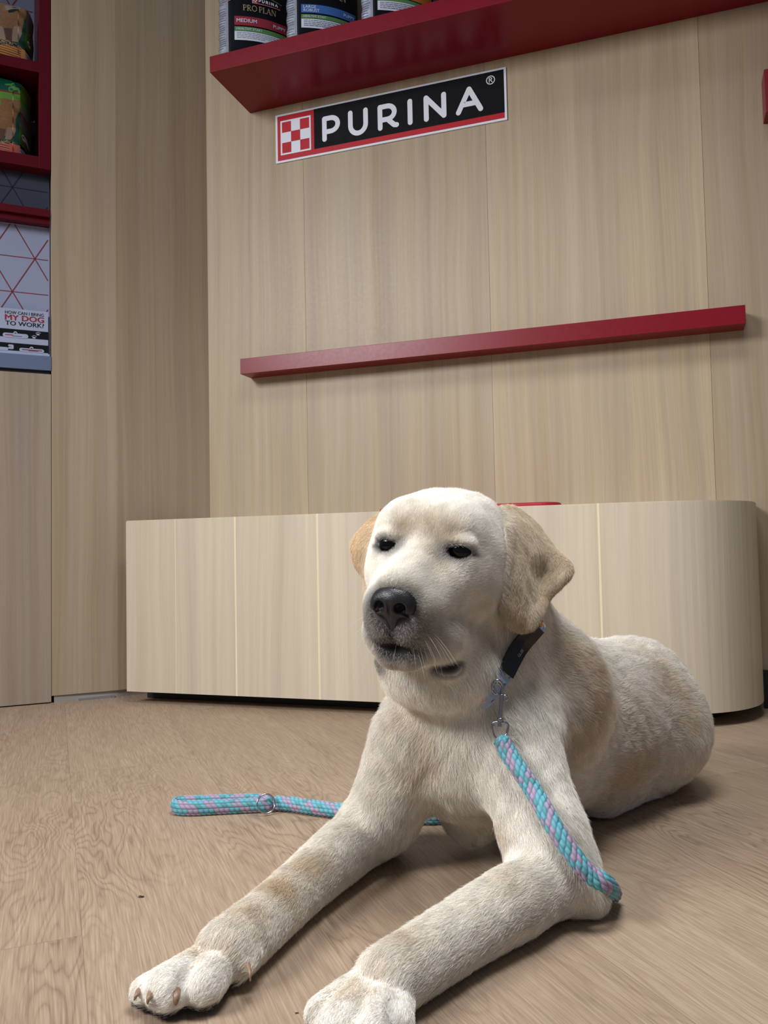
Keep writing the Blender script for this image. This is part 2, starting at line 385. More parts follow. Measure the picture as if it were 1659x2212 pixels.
# heavy sans capitals on a unit-height cell; x in units of the cap height
SANS = {
 'P': (.78, [[(.1, .1), (.1, .9), (.38, .9)] + arc(.38, .64, .30, .26, 90, -90, 10) + [(.1, .38)]]),
 'U': (.86, [[(.1, .92), (.1, .42)] + arc(.43, .42, .33, .33, 180, 360, 12) + [(.76, .92)]]),
 'R': (.86, [[(.1, .1), (.1, .9), (.40, .9)] + arc(.40, .65, .28, .25, 90, -90, 10) + [(.1, .40)], [(.40, .40), (.66, .14), (.76, .12)]]),
 'I': (.22, [[(.11, .1), (.11, .9)]]),
 'N': (.92, [[(.1, .1), (.1, .9), (.80, .12), (.80, .9)]]),
 'A': (1.06, [[(.1, .1), (.52, .9), (.94, .1)], [(.26, .36), (.78, .36)]]),
}
def purina_logo(bm, T, y, red, black, white, yf=None, reg=True):
    """checkerboard and lettering, laid out 0..4.76 wide, 0..1 high; T maps to the surface"""
    yf = yf or (lambda x, z: 0)
    def rect(x0, x1, z0, z1, mi, yy):
        n = max(1, int((x1 - x0) / .3)); xs = np.linspace(x0, x1, n + 1)
        for a_, b_ in zip(xs[:-1], xs[1:]):
            ps = [T(a_, z0), T(b_, z0), T(b_, z1), T(a_, z1)]
            f = bm.faces.new([bm.verts.new((x, yy + yf(x, z), z)) for x, z in ps]); f.material_index = mi
    e = .0006
    rect(0, 4.76, 0, 1, white, y)
    rect(.045, 4.715, .04, .96, red, y - e)
    rect(.86, 4.715, .145, .96, black, y - 2 * e)
    rect(.115, .79, .145, .855, white, y - 2 * e)
    xs = np.linspace(.15, .755, 4); zs = np.linspace(.18, .82, 4)
    for i in range(3):
        for j in range(3):
            if (i + j) % 2 == 0: rect(xs[i], xs[i + 1], zs[j], zs[j + 1], red, y - 3 * e)
    zb, zt = .245, .765; h_ = zt - zb
    for ch, x0, x1 in (('P', 1.04, 1.43), ('U', 1.60, 2.02), ('R', 2.22, 2.66), ('I', 2.83, 2.94), ('N', 3.16, 3.62), ('A', 3.79, 4.33)):
        cw, strokes = SANS[ch]; sx = (x1 - x0) / cw if ch != 'I' else .11 / .22
        for stv in strokes:
            stroke(bm, [(x0 + px_ * sx, zb + pz_ * h_) for px_, pz_ in stv], .098, y - 4 * e, y - 2 * e, T, white, yf=yf)
    if reg:
        stroke(bm, arc(4.47, .80, .078, .078, 0, 330, 11), .016, y - 4 * e, None, T, white, closed=True, yf=yf)
        stroke(bm, [(4.445, .76), (4.445, .845), (4.48, .845), (4.495, .825), (4.48, .805), (4.445, .805)], .014, y - 4 * e, None, T, white, yf=yf)
        stroke(bm, [(4.47, .80), (4.50, .76)], .014, y - 4 * e, None, T, white, yf=yf)
su0, sz0, su1, sz1 = .2452, 1.5882, .9555, 1.7380
sign = on_wall(empty('logo_sign', label='black red and white rectangular logo sign on the wall under the big red shelf', cat='sign'))
put('board', box_mesh('board', su0, su1, -.004, -.0002, sz0, sz1), mat('sign_white', srgb(225, 230, 240), .4), sign)
bm = bmesh.new(); purina_logo(bm, lambda x, z: (su0 + x / 4.76 * (su1 - su0), sz0 + z * (sz1 - sz0)), -.0045, 0, 1, 2)
sgm = [mat('sign_red', srgb(186, 16, 36), .5, spec=.3), mat('sign_black', srgb(8, 9, 17), .6, spec=.15), mat('sign_letter_white', srgb(226, 232, 244), .4)]
put('lettering', bm_done(bm, 'lettering'), sgm, sign)
# ================================================================== LEFT SHELVING UNIT
def Lbox(px0, px1, py0, py1, d0, d1):
    """box whose front face covers the given photo span on the plane of the unit"""
    xm = (px0 + px1) / 2
    s0, s1 = hitL(px0, py0, d0)[0], hitL(px1, py0, d0)[0]
    z1 = hitL(px1, py0, d0)[1]; z0 = hitL(px1, py1, d0)[1]
    return s0, s1, d0, d1, z0, z1
m_grey = mat('counter_grey', srgb(92, 108, 138), .5)
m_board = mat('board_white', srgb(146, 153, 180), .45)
m_line = mat('board_red_line', srgb(120, 40, 46), .5)
cabn = on_left(empty('base_cabinet', label='pale oak base cabinet at the left edge under the grey counter', cat='cabinet'))
put('door', box_mesh('door', -.46, -.0010, 0, .02, .003, .9185, .0008), m_cab, cabn)
put('carcass', box_mesh('carcass', -.46, -.004, .021, .42, 0, .9165), m_cab, cabn)
ct = on_left(put('countertop', box_mesh('countertop', -.46, -.0005, -.002, .42, .9285, .9690, .001), m_grey, label='blue grey countertop edge on the base cabinet at far left', cat='countertop'))
put('filler', box_mesh('filler', -.46, -.004, .006, .41, .9188, .9285), m_black, ct)
unit = on_left(empty('display_shelf', label='dark red framed display shelving at the upper left holding green pet food bags', cat='shelving'))
s_r = -.0015; sL = -.46; s_in = hitL(84.5, 150, 0)[0]
zA0, zA1 = 1.7855, 1.8165; zB0, zB1 = 1.5069, 1.5405; zC0, zC1 = 1.3690, 1.3905
bm = bmesh.new(); bm_box(bm, s_in, s_r, 0, .03, zB0, 2.7); put('frame', bm_done(bm, 'frame', .0006), m_dred, unit)
put('side_panel', box_mesh('side_panel', s_in + .0004, s_r, .0301, .30, zB0, 2.7), m_dred, unit)
for za, zb in ((zA0, zA1), (zB0, zB1)):
    put('shelf_board', box_mesh('shelf_board', sL, s_in - .0001, 0, .30, za, zb, .0006), m_dred, unit)
put('cross_bar', box_mesh('cross_bar', sL, s_r - .001, -.001, .045, zC0, zC1, .0012), m_dred, unit)
put('cross_bar', box_mesh('cross_bar', sL, s_r - .001, .012, .045, zC0 - .016, zC0 - .0002), m_dred, unit)
put('back_panel', box_mesh('back_panel', sL, s_r, .2999, .31, zB0, zA0), mat('dark_back', srgb(26, 26, 36), .6), unit, label='dark back panel')
# boards with the triangle pattern
A0 = hitL(26.7, 477, .045); B0 = hitL(75.3, 559.5, .045); C0 = hitL(25.3, 629.6, .045)
dw = 2 * (B0[0] - A0[0]); dh = (A0[1] - C0[1]) / 2
def clip_line(p, q, r):
    (x0, z0), (x1, z1) = p, q; t0, t1 = 0, 1; dx, dz = x1 - x0, z1 - z0
    for pp, qq in ((-dx, x0 - r[0]), (dx, r[1] - x0), (-dz, z0 - r[2]), (dz, r[3] - z0)):
        if pp == 0:
            if qq < 0: return None
            continue
        t = qq / pp
        if pp < 0: t0 = max(t0, t)
        else: t1 = min(t1, t)
    return None if t0 >= t1 else ((x0 + t0 * dx, z0 + t0 * dz), (x0 + t1 * dx, z0 + t1 * dz))
def tri_board(name, r, d, m_b, m_l, parent, w_=.0028, top_row=None, **kw):
    o = put(name, box_mesh(name, r[0], r[1], d, d + .006, r[2], r[3]), m_b, parent, **kw)
    bm = bmesh.new(); z_ref = top_row if top_row is not None else A0[1]; rr = (r[0], r[1] - .005, r[2], r[3] - .002)
    for k in range(-8, 9):
        zz = z_ref + k * dh; l = clip_line((r[0], zz), (r[1], zz), rr)
        if l: stroke(bm, l, w_ * .8, d - .0006, None)
        for sg in (-1, 1):
            x0 = A0[0] + k * dw; l = clip_line((x0 - sg * 8 * dw / 2, z_ref - 8 * dh), (x0 + sg * 8 * dw / 2, z_ref + 8 * dh), rr)
            if l: stroke(bm, l, w_, d - .0006, None)
    put('pattern', bm_done(bm, 'pattern'), m_l, o if parent is not None and parent.parent is None else parent)
    return o
tri_board('patterned_board', (sL, s_r - .0005, .9705, zC0 - .0162), .0455, m_board, m_line, unit, label='white board with red triangle lines')
tri_board('glass_panel', (sL, s_r - .001, zC1, zB0), .046, mat('smoked_board', srgb(58, 62, 76), .12, spec=.6), mat('smoked_line', srgb(40, 26, 36), .3), unit, label='smoked glass panel', top_row=hitL(5, 401, .046)[1])
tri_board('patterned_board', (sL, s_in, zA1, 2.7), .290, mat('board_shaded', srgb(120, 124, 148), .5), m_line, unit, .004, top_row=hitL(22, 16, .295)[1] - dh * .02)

# ---- text helper
def text_mesh(txt, w=None, h=None, bold=.0, x=0, z=0, y=0, align='L', T=None, yf=None, shear=0):
    cu = bpy.data.curves.new('t', 'FONT'); cu.body = txt; cu.resolution_u = 3; cu.shear = shear
    ob = bpy.data.objects.new('t', cu); COL.objects.link(ob); bpy.context.view_layer.update()
    me = bpy.data.meshes.new_from_object(ob.evaluated_get(bpy.context.evaluated_depsgraph_get()))
    bpy.data.objects.remove(ob); bpy.data.curves.remove(cu)
    co = np.zeros(len(me.vertices) * 3, np.float32); me.vertices.foreach_get('co', co); co = co.reshape(-1, 3)
    x0, x1, y0, y1 = co[:, 0].min(), co[:, 0].max(), co[:, 1].min(), co[:, 1].max()
    sy = h / (y1 - y0) if h else None; sx = w / (x1 - x0) if w else sy; sy = sy or sx
    X = (co[:, 0] - x0) * sx; Z = (co[:, 1] - y0) * sy
    if align == 'R': X -= (x1 - x0) * sx
    X += x; Z += z
    Y = np.full_like(X, y)
    if yf is not None: Y = Y + np.array([yf(a_, b_) for a_, b_ in zip(X, Z)])
    me.vertices.foreach_set('co', np.stack([X, Y, Z], -1).astype(np.float32).ravel()); me.update()
    if bold:      # heavier weight: the same letters laid side by side a hair apart
        b_ = bmesh.new(); b_.from_mesh(me); src = me.copy(); hh = float(Z.max() - Z.min())
        for q, (ox, oz) in enumerate(((1, 0), (-1, 0), (0, 1), (0, -1))):
            n0 = len(b_.verts); b_.from_mesh(src); b_.verts.ensure_lookup_table()
            for v in b_.verts[n0:]: v.co.x += ox * bold * hh * 1.3; v.co.z += oz * bold * hh * .7; v.co.y -= .00002 * (q + 1)
        b_.to_mesh(me); b_.free(); bpy.data.meshes.remove(src)
    return me
# ---- information card standing on the counter
card = on_left(empty('information_card', label='white and black information card about bringing a dog to work, standing on the counter', cat='card'))
dC = .012
cl = hitL(0, 762, dC)[0] - .10; cr = hitL(104, 700, dC)[0]; cz1 = hitL(104, 674, dC)[1]; cz0 = .9692
zl = lambda x, y: hitL(x, y, dC)[1]
m_cw = mat('card_white', srgb(160, 168, 194), .45); m_cb = mat('card_black', srgb(10, 11, 20), .5, spec=.2); m_cr = mat('card_red', srgb(140, 22, 30), .45)
put('panel', box_mesh('panel', cl, cr, dC, dC + .004, cz0, cz1), m_cw, card)
put('base', box_mesh('base', cl, cr + .004, dC - .010, dC + .012, cz0, cz0 + .0065, .001), m_cw, card)
put('foot', box_mesh('foot', cr + .0005, cr + .006, dC + .002, dC + .03, cz0, zl(104, 684)), mat('card_edge', srgb(60, 64, 80), .5), card)
zb1, zb0 = zl(104, 717.5), zl(104, 734.5); zb3, zb2 = zl(104, 747), zl(104, 763)
put('band', box_mesh('band', cl, cr, dC - .0006, dC - .0001, zb0, zb1), m_cb, card)
put('band', box_mesh('band', cl, cr, dC - .0006, dC - .0001, zb2, zb3), m_cb, card)
def ctext(txt, pL, pR, ph, m_, bold):
    (sa, za), (sb, zb_) = hitL(*pL, dC), hitL(*pR, dC); zz = (za + zb_) / 2
    hh = ph * .00131
    me = text_mesh(txt, w=sb - sa, h=hh, bold=bold, x=sa, z=zz, y=dC - .0004); put('lettering', me, m_, card)
ctext('HOW CAN I BRING', (10.8, 677.6), (94.3, 684), 6.6, m_cb, .012)
ctext('MY DOG', (11.0, 690.5), (94.6, 697.5), 11.6, m_cr, .035)
ctext('TO WORK?', (11.6, 702), (94.8, 708.5), 9.2, m_cb, .02)
bm = bmesh.new(); bmr = bmesh.new()
def pill(x0, y0, x1, y1, dia):
    (sa, za), (sb, zb_) = hitL(x0, y0, dC), hitL(x1, y1, dC); zz = (za + zb_) / 2
    stroke(bm, [(sa, zz), (sb, zz)], dia, dC - .0009, None); return sa, sb, zz
for (x0, y0, x1, y1, tabx, dd_, red) in ((11, 723, 56, 727, 33, .0125, (.02, .36)), (46, 755.5, 91, 759, 68, .0105, (.04, .97))):
    sa, sb, zz = pill(x0, y0, x1, y1, dd_)
    st = hitL(tabx, y0, dC)[0]; stroke(bm, [(st, zz + dd_ * .55), (st + .0003, zz + dd_ * .55)], .010, dC - .0011, None)
    stroke(bmr, [(sa + red[0] * (sb - sa), zz + .0008), (sa + red[1] * (sb - sa), zz + .0008)], .0022, dC - .0014, None, mi=0)
    stroke(bmr, [(sa + .35 * (sb - sa), zz - .0016), (sa + .8 * (sb - sa), zz - .0016)], .0010, dC - .0014, None, mi=1)
    stroke(bmr, [(st - .0016, zz + dd_ * .55), (st + .0016, zz + dd_ * .55)], .002, dC - .0016, None, mi=1)
(sa, za) = hitL(0, 752.5, dC); stroke(bm, [(sa - .05, za), (hitL(14, 752, dC)[0], za)], .0095, dC - .0009, None)
sa, za = hitL(23.5, 749.5, dC); stroke(bm, [(sa - .004, za - .003), (sa + .004, za - .003), (sa + .004, za + .004), (sa - .004, za + .004)], .006, dC - .0010, None)
for cx_, cy_ in ((73.5, 729), (82, 722)):                       # two paw prints
    s_, z_ = hitL(cx_, cy_, dC); stroke(bm, [(s_ - .0018, z_ - .001), (s_ + .0018, z_ - .001)], .0048, dC - .0009, None)
    for k, (ax_, az_) in enumerate(((-.0050, .0022), (-.0018, .0045), (.0020, .0048), (.0052, .0028))): stroke(bm, [(s_ + ax_, z_ + az_), (s_ + ax_ + .0004, z_ + az_ + .0006)], .0023, dC - .0009, None)
put('print', bm_done(bm, 'print'), m_cw, card); put('small_print', bm_done(bmr, 'small_print'), [m_cr, m_cb], card)

# ================================================================== GREEN BAGS (left shelves)
def inpoly(x, y, poly):
    r = np.zeros(x.shape, bool); n = len(poly)
    for i in range(n):
        (x0, y0), (x1, y1) = poly[i], poly[(i + 1) % n]
        if y0 == y1: continue
        c_ = ((y0 > y) != (y1 > y)) & (x < (x1 - x0) * (y - y0) / (y1 - y0) + x0); r ^= c_
    return r
def green_bag(d0, z0, ztop, sf, sb_, prints, label, top_s, round_top):
    """front face up to s=sf, folded side up to s=sb_; prints are (polygon in the unit's s,z plane, colour)"""
    sl_ = -.30; nx1, nx2, nz = 190, 40, 240
    S1 = np.linspace(sl_, sf, nx1); S2 = np.linspace(sf, sb_, nx2)[1:]; Zs = np.linspace(z0, ztop, nz)
    S = np.concatenate([S1, S2]); SS, ZZ = np.meshgrid(S, Zs, indexing='ij')
    t = (ZZ - z0) / (ztop - z0)
    D_ = np.where(SS <= sf, d0 - .030 * np.sin(np.clip((SS - sl_) / (sf - sl_), 0, 1) * np.pi) ** .8 * np.sin(np.clip(.12 + t * .8, 0, 1) * np.pi) ** .6,
                  d0 + (SS - sf) * 2.6 - .010 * np.sin(np.clip((SS - sf) / (sb_ - sf), 0, 1) * np.pi))
    D_ += .0018 * np.sin(ZZ * 150 + SS * 60) * (SS > sf - .02) + .0010 * np.sin(ZZ * 60 + 3) * np.sin(SS * 80)
    SS = SS + np.where(SS > sf - .03, -1, 0) * round_top * np.clip((t - .72) / .28, 0, 1) ** 2 * .030
    SS = SS + .0012 * np.sin(ZZ * 90) * (S[:, None] > sf)
    D_ += .010 * np.clip((t - .80) / .20, 0, 1) ** 2
    V_ = np.stack([SS, D_, ZZ], -1).reshape(-1, 3)
    # back surface closes the bag
    Bk = V_.copy().reshape(len(S), nz, 3); Bk[..., 1] = d0 + (sb_ - sf) * 2.6 + .02 + .004 * np.sin(ZZ * 40); V_ = np.vstack([V_, Bk.reshape(-1, 3)])
    i, j = np.meshgrid(np.arange(len(S) - 1), np.arange(nz - 1), indexing='ij'); q = np.stack([i * nz + j, (i + 1) * nz + j, (i + 1) * nz + j + 1, i * nz + j + 1], -1).reshape(-1, 4)
    N_ = len(S) * nz; F_ = [q, q[:, ::-1] + N_]
    j = np.arange(nz - 1); e = (len(S) - 1) * nz; F_.append(np.stack([e + j, e + j + N_, e + j + 1 + N_, e + j + 1], -1)); F_.append(np.stack([j, j + 1, j + 1 + N_, j + N_], -1))
    i = np.arange(len(S) - 1); F_.append(np.stack([i * nz + nz - 1, (i + 1) * nz + nz - 1, (i + 1) * nz + nz - 1 + N_, i * nz + nz - 1 + N_], -1)); F_.append(np.stack([i * nz, i * nz + N_, (i + 1) * nz + N_, (i + 1) * nz], -1))
    me = mesh_np('pet_food_bag', V_, np.vstack(F_))
    base = L3c(14, 74, 50); c_ = np.tile(base, (len(V_), 1)); Sg = np.repeat(S, nz); Zg = np.tile(Zs, len(S)); 
    for pl, cc, kw in prints:
        m_ = inpoly(Sg, Zg, pl); full = np.concatenate([m_, m_])
        if kw == 'kibble':
            n_ = np.sin(Sg * 900 + 3 * np.sin(Zg * 500)) * np.sin(Zg * 1500 + 4 * np.sin(Sg * 400)); c_[full] = L3c(28, 20, 18); k = m_ & (n_ > .25); c_[np.concatenate([k, k])] = L3c(190, 165, 130)
        elif kw == 'fur':
            n_ = .5 + .5 * np.sin(Sg * 260 + 5 * np.sin(Zg * 110)) * np.sin(Zg * 150 + 3 * np.sin(Sg * 160)); mix = np.concatenate([n_, n_])[:, None]; c_[full] = (cc * (1 - mix * .45) + L3c(120, 82, 48) * mix * .45)[full]
        elif kw == 'lines':
            c_[full] = cc; n_ = (np.sin(Zg * 2 * np.pi / .0062) > .35) & m_; c_[np.concatenate([n_, n_])] = cc * .25
        elif kw == 'stripes':
            c_[full] = cc; n_ = (np.sin((Zg + Sg * .5) * 2 * np.pi / .0070) > .3) & m_; c_[np.concatenate([n_, n_])] = L3c(60, 66, 96)
        else: c_[full] = cc
    set_col(me, c_); o = on_left(put('pet_food_bag', me, m_bag, smooth=True, label=label, cat='pet food bag')); return o
def L3c(r, g, b): return np.array(srgb(r, g, b)[:3])
m_bag = attr_mat('bag_film', rough=.28, spec=.55)
def pz(d, *pts): return [hitL(x, y, d) for x, y in pts]
dF = .03
FUR, FURL, GRN, GRL, GRY = L3c(150, 112, 74), L3c(160, 138, 118), L3c(20, 92, 62), L3c(84, 142, 46), L3c(96, 116, 108)
g1 = [(pz(dF, (0, -40), (24, -40), (24, 12), (0, 28)), L3c(60, 120, 40), None), (pz(dF, (-40, -40), (57, -40), (57, 40), (52, 44), (48, 66), (45, 82), (36, 96), (-40, 98)), FUR, 'fur'),
      (pz(dF, (-40, 60), (6, 68), (12, 95), (-40, 98)), FURL, None), (pz(dF, (30, 62), (46, 60), (47, 76), (38, 96), (24, 96)), FURL, None), (pz(dF, (8, 70), (26, 68), (26, 96), (13, 96)), L3c(92, 66, 56), None),
      (pz(dF, (10, 16), (24, 13), (42, 11), (44, 17), (30, 24), (20, 30), (12, 28)), L3c(150, 142, 134), None), (pz(dF, (16, 30), (24, 25), (36, 21), (40, 24), (28, 32), (19, 35)), L3c(34, 22, 20), None), (pz(dF, (24, 18.5), (32, 16), (38, 16), (30, 20)), L3c(60, 46, 40), None),
      (pz(dF, (-40, 93), (10, 94), (38, 99), (49, 108), (-40, 106)), FUR, 'kibble'), (pz(dF, (-40, 104), (47, 107), (46, 140), (-40, 130)), L3c(206, 140, 76), 'lines'), (pz(dF, (46, 108), (56, 111), (57, 140), (45, 140)), L3c(210, 146, 82), None),
      (pz(dF, (57, -20), (90, -20), (90, 150), (57, 150)), GRL, None), (pz(dF, (57, 10), (66, 14), (73, 50), (76, 68), (76, 85), (55, 68)), GRY, None),
      (pz(dF, (54, 70), (70, 82), (70, 112), (54, 104)), L3c(64, 118, 44), None), (pz(dF, (58.5, 88), (61, 86), (66, 92), (67.5, 96), (63, 97)), L3c(205, 210, 228), None), (pz(dF, (60.5, 90), (63, 90), (64.5, 93), (62, 92.5)), L3c(24, 20, 30), None),
      (pz(dF, (54, 104), (68, 112), (68, 120), (55, 112)), L3c(14, 16, 20), None), (pz(dF, (56, 112), (68, 118), (72, 140), (56, 140)), L3c(190, 200, 222), 'stripes'), (pz(dF, (74, 60), (78, 70), (77, 150), (72, 150)), L3c(70, 140, 56), None)]
green_bag(dF, zA1 + .0003, hitL(30, 11, dF)[1], hitL(56, 80, dF)[0], hitL(74, 80, dF)[0], g1, 'green pet food bag with orange band, upper of the two left shelf bags', 0, 0)
g2 = [(pz(dF, (-40, 176), (57, 178), (60, 200), (-40, 200)), L3c(10, 82, 66), None), (pz(dF, (-40, 200), (60, 200), (60, 206), (-40, 205)), L3c(120, 66, 36), None), (pz(dF, (-40, 204), (61, 205), (62, 216), (30, 222), (-40, 220)), L3c(110, 160, 66), None),
      (pz(dF, (-40, 220), (45, 219), (43, 240), (37, 252), (34, 258), (33, 268), (34, 286), (28, 296), (-40, 307)), FUR, 'fur'), (pz(dF, (14, 290), (16, 280), (34, 280), (30, 296), (22, 306), (10, 306)), FURL, None), (pz(dF, (-40, 280), (12, 285), (8, 306), (-40, 306)), L3c(104, 76, 60), None),
      (pz(dF, (-40, 222), (2, 224), (2, 234), (-40, 234)), L3c(96, 152, 60), None), (pz(dF, (-40, 305), (26, 308), (36, 313), (-40, 316)), FUR, 'kibble'), (pz(dF, (-40, 313), (20, 314), (18, 340), (-40, 340)), L3c(206, 120, 100), 'lines'), (pz(dF, (20, 313), (43, 316), (44, 345), (18, 345)), L3c(196, 98, 80), None),
      (pz(dF, (45, 170), (90, 170), (90, 360), (43, 360)), L3c(78, 150, 52), None), (pz(dF, (45, 228), (66, 232), (66, 260), (45, 250)), GRY, None), (pz(dF, (44, 242), (64, 253), (64, 256.5), (44, 246)), L3c(150, 24, 40), None), (pz(dF, (44, 247), (64, 257), (65, 285), (42, 274)), GRY * .9, None),
      (pz(dF, (42, 275), (64, 285), (64, 316), (43, 312)), L3c(66, 122, 44), None), (pz(dF, (46, 291), (50, 288), (58, 292), (65, 302), (66, 308), (60, 304), (50, 299)), L3c(196, 200, 220), None), (pz(dF, (48, 292), (52, 292), (54, 295), (49, 294)), L3c(24, 20, 30), None), (pz(dF, (52, 299), (58, 301), (66, 309), (60, 307)), L3c(140, 24, 36), None),
      (pz(dF, (43, 312), (59, 317), (60, 324), (44, 321)), L3c(12, 14, 20), None), (pz(dF, (43, 320), (60, 325), (64, 345), (44, 345)), L3c(180, 192, 216), 'stripes')]
# a little tractor printed on the top band
def ring(cx, cy, r, n=16): return [(cx + r * math.cos(2 * math.pi * k / n), cy + r * math.sin(2 * math.pi * k / n)) for k in range(n)]
tg = L3c(86, 150, 76)
for pl in ([(10, 184), (24, 182), (24, 187), (11, 187.5)], [(23, 187), (24, 181), (30, 179), (33, 190), (40, 190), (43, 196), (24, 197)], ring(24, 196, 6.3), ring(42, 199, 3.4)): g2.append((pz(dF, *pl), tg, None))
for pl in ([(25.5, 184), (29.5, 182), (31, 189), (26, 188)], ring(24, 196, 3.2, 10)): g2.append((pz(dF, *pl), L3c(20, 92, 66), None))
green_bag(dF, zB1 + .0003, hitL(30, 174, dF)[1], hitL(44.5, 280, dF)[0], hitL(70, 280, dF)[0], g2, 'green pet food bag with coral band and a tractor print, lower left shelf', 0, 0)

# ================================================================== BLACK BAGS on the wall shelf
BA = math.radians(21)
m_bblack = mat('bag_black', srgb(10, 12, 20), .5, spec=.2)
m_silver = mat('bag_silver', srgb(176, 182, 196), .3, metal=.5)
m_bwhite = mat('bag_white', srgb(215, 222, 238), .45); m_gold = mat('bag_gold', srgb(168, 148, 116), .4); m_lgreen = mat('bag_green', srgb(88, 138, 78), .45)
m_ink = mat('bag_ink', srgb(84, 88, 108), .5)
SERIF = {   # strokes: (points, weight as share of cap height)
 'P': (.72, [([(.2, .0), (.2, 1)], .15), ([(.05, .03), (.36, .03)], .06), ([(.05, .97), (.42, .97)] + arc(.42, .72, .2, .25, 90, -90, 8) + [(.2, .47)], .09)]),
 'R': (.86, [([(.2, .0), (.2, 1)], .15), ([(.05, .03), (.36, .03)], .06), ([(.05, .97), (.42, .97)] + arc(.42, .73, .19, .24, 90, -90, 8) + [(.2, .49)], .09), ([(.40, .48), (.66, .06), (.84, .03)], .12)]),
 'O': (1.02, [(arc(.5, .5, .40, .47, 0, 348, 20), .12)]),
 'L': (.68, [([(.2, .0), (.2, 1)], .15), ([(.05, .97), (.36, .97)], .06), ([(.05, .03), (.62, .03), (.64, .22)], .07)]),
 'A': (.92, [([(.12, .03), (.46, .98)], .07), ([(.46, .98), (.80, .03)], .15), ([(.25, .35), (.66, .35)], .06), ([(.0, .03), (.25, .03)], .06), ([(.64, .03), (.96, .03)], .06)]),
 'N': (.98, [([(.16, .0), (.16, .97)], .07), ([(.10, .97), (.22, .97), (.82, .03)], .14), ([(.84, .0), (.84, 1)], .07), ([(.03, .03), (.3, .03)], .06), ([(.72, .97), (.97, .97)], .06)]),
}
def black_bag(u, o_, pxs, band, band_txt, label, tall, kind=0):
    A_ = W0 + WD * u + WN * o_; e2 = np.array([math.cos(BA), math.sin(BA)])
    hb_ = lambda px, py: plane_hit(px, py, A_, BA)
    root = empty('pet_food_bag', (A_[0], A_[1], 1.8122), BA, label=label, cat='pet food bag', group='black pet food bags on the red shelf')
    wd_ = .178; H_ = .33; dp = .062; Z0 = 1.8122
    def yf(x, z):      # the filled front bulges
        t = min(max(x / wd_, 0), 1); k = min(max(z / H_, 0), 1)
        return -.020 * math.sin(math.pi * t) ** .8 * min(1, .35 + k * 5) * (1 - .6 * k ** 3)
    nx, nz = 40, 46
    xs = np.linspace(0, wd_, nx); zs = np.linspace(0, H_, nz); Vv, Ff = [], []
    for x in xs:
        for z in zs:
            r_ = max(0, .012 - z); Vv.append((x, yf(x, z) + dp * .42 * max(0, (z / H_ - .75) / .25) ** 1.5 + (r_ ** 2) * 60, z))
    idx = lambda i, j: i * nz + j
    for i in range(nx - 1):
        for j in range(nz - 1): Ff.append((idx(i, j), idx(i + 1, j), idx(i + 1, j + 1), idx(i, j + 1)))
    nb = len(Vv)
    for x in xs:
        for z in zs: Vv.append((x, dp - dp * .42 * max(0, (z / H_ - .75) / .25) ** 1.5, z))
    for i in range(nx - 1):
        for j in range(nz - 1): Ff.append((nb + idx(i, j), nb + idx(i, j + 1), nb + idx(i + 1, j + 1), nb + idx(i + 1, j)))
    for i in range(nx - 1): Ff.append((idx(i, 0), nb + idx(i, 0), nb + idx(i + 1, 0), idx(i + 1, 0))); Ff.append((idx(i, nz - 1), idx(i + 1, nz - 1), nb + idx(i + 1, nz - 1), nb + idx(i, nz - 1)))
    for j in range(nz - 1): Ff.append((idx(nx - 1, j), nb + idx(nx - 1, j), nb + idx(nx - 1, j + 1), idx(nx - 1, j + 1)))
    for j in range(nz - 1): Ff.append((idx(0, j), idx(0, j + 1), nb + idx(0, j + 1), nb + idx(0, j)))
    me = bpy.data.meshes.new('bag_body'); me.from_pydata(Vv, [], Ff); me.update(); put('bag_body', me, m_bblack, root, smooth=True)
    # silver folded side
    V2, F2 = [], []; ng = 14
    gfold = lambda t, z: -.012 + .010 * math.cos(2 * math.pi * t) - .0015 * math.sin(z * 160 + t * 5) * math.sin(math.pi * t)
    for i in range(ng):
        t = i / (ng - 1)
        for z in zs:
            fold = gfold(t, z)
            V2.append((fold + .001, .001 + t * (dp - .002) + dp * .42 * max(0, (z / H_ - .75) / .25) ** 1.5 * (1 - 2 * t), z + .001))
    for i in range(ng - 1):
        for j in range(nz - 1): F2.append((i * nz + j, i * nz + j + 1, (i + 1) * nz + j + 1, (i + 1) * nz + j))
    me = bpy.data.meshes.new('gusset'); me.from_pydata(V2, [], F2); me.update(); g_ = put('gusset', me, m_silver, root, smooth=True); sm = g_.modifiers.new('thick', 'SOLIDIFY'); sm.thickness = .001
    # fine print on the silver side
    bmg = bmesh.new(); rr = np.random.default_rng(int(u * 1000))
    for k in range(26):
        z = .012 + k * .0068
        if z > .20 or rr.random() < .08: continue
        y0_ = rr.uniform(.008, .016); y1_ = rr.uniform(.03, .054); n_ = 5; yy = np.linspace(y0_, y1_, n_)
        for a_, b_ in zip(yy[:-1], yy[1:]):
            fx = lambda q: gfold((q - .001) / (dp - .002), z) + .001 - .0012
            bmg.faces.new([bmg.verts.new(v) for v in ((fx(a_), a_, z), (fx(b_), b_, z), (fx(b_), b_, z + .0011), (fx(a_), a_, z + .0011))])
    put('fine_print', bm_done(bmg, 'fine_print'), m_ink, root)
    bm = bmesh.new(); mats_ = [band, m_lgreen, m_bwhite, m_ink, m_gold]
    off = -.0017
    def quad(x0, x1, z0, z1, mi, dy=0):
        n_ = 36; xx = np.linspace(x0, x1, n_ + 1)
        for a_, b_ in zip(xx[:-1], xx[1:]):
            f = bm.faces.new([bm.verts.new((x, yf(x, z) + off + dy, z)) for x, z in ((a_, z0), (b_, z0), (b_, z1), (a_, z1))]); f.material_index = mi
    X0, B1, B0_, G1, G0, W1, W0_ = pxs; Xr = wd_ - .010
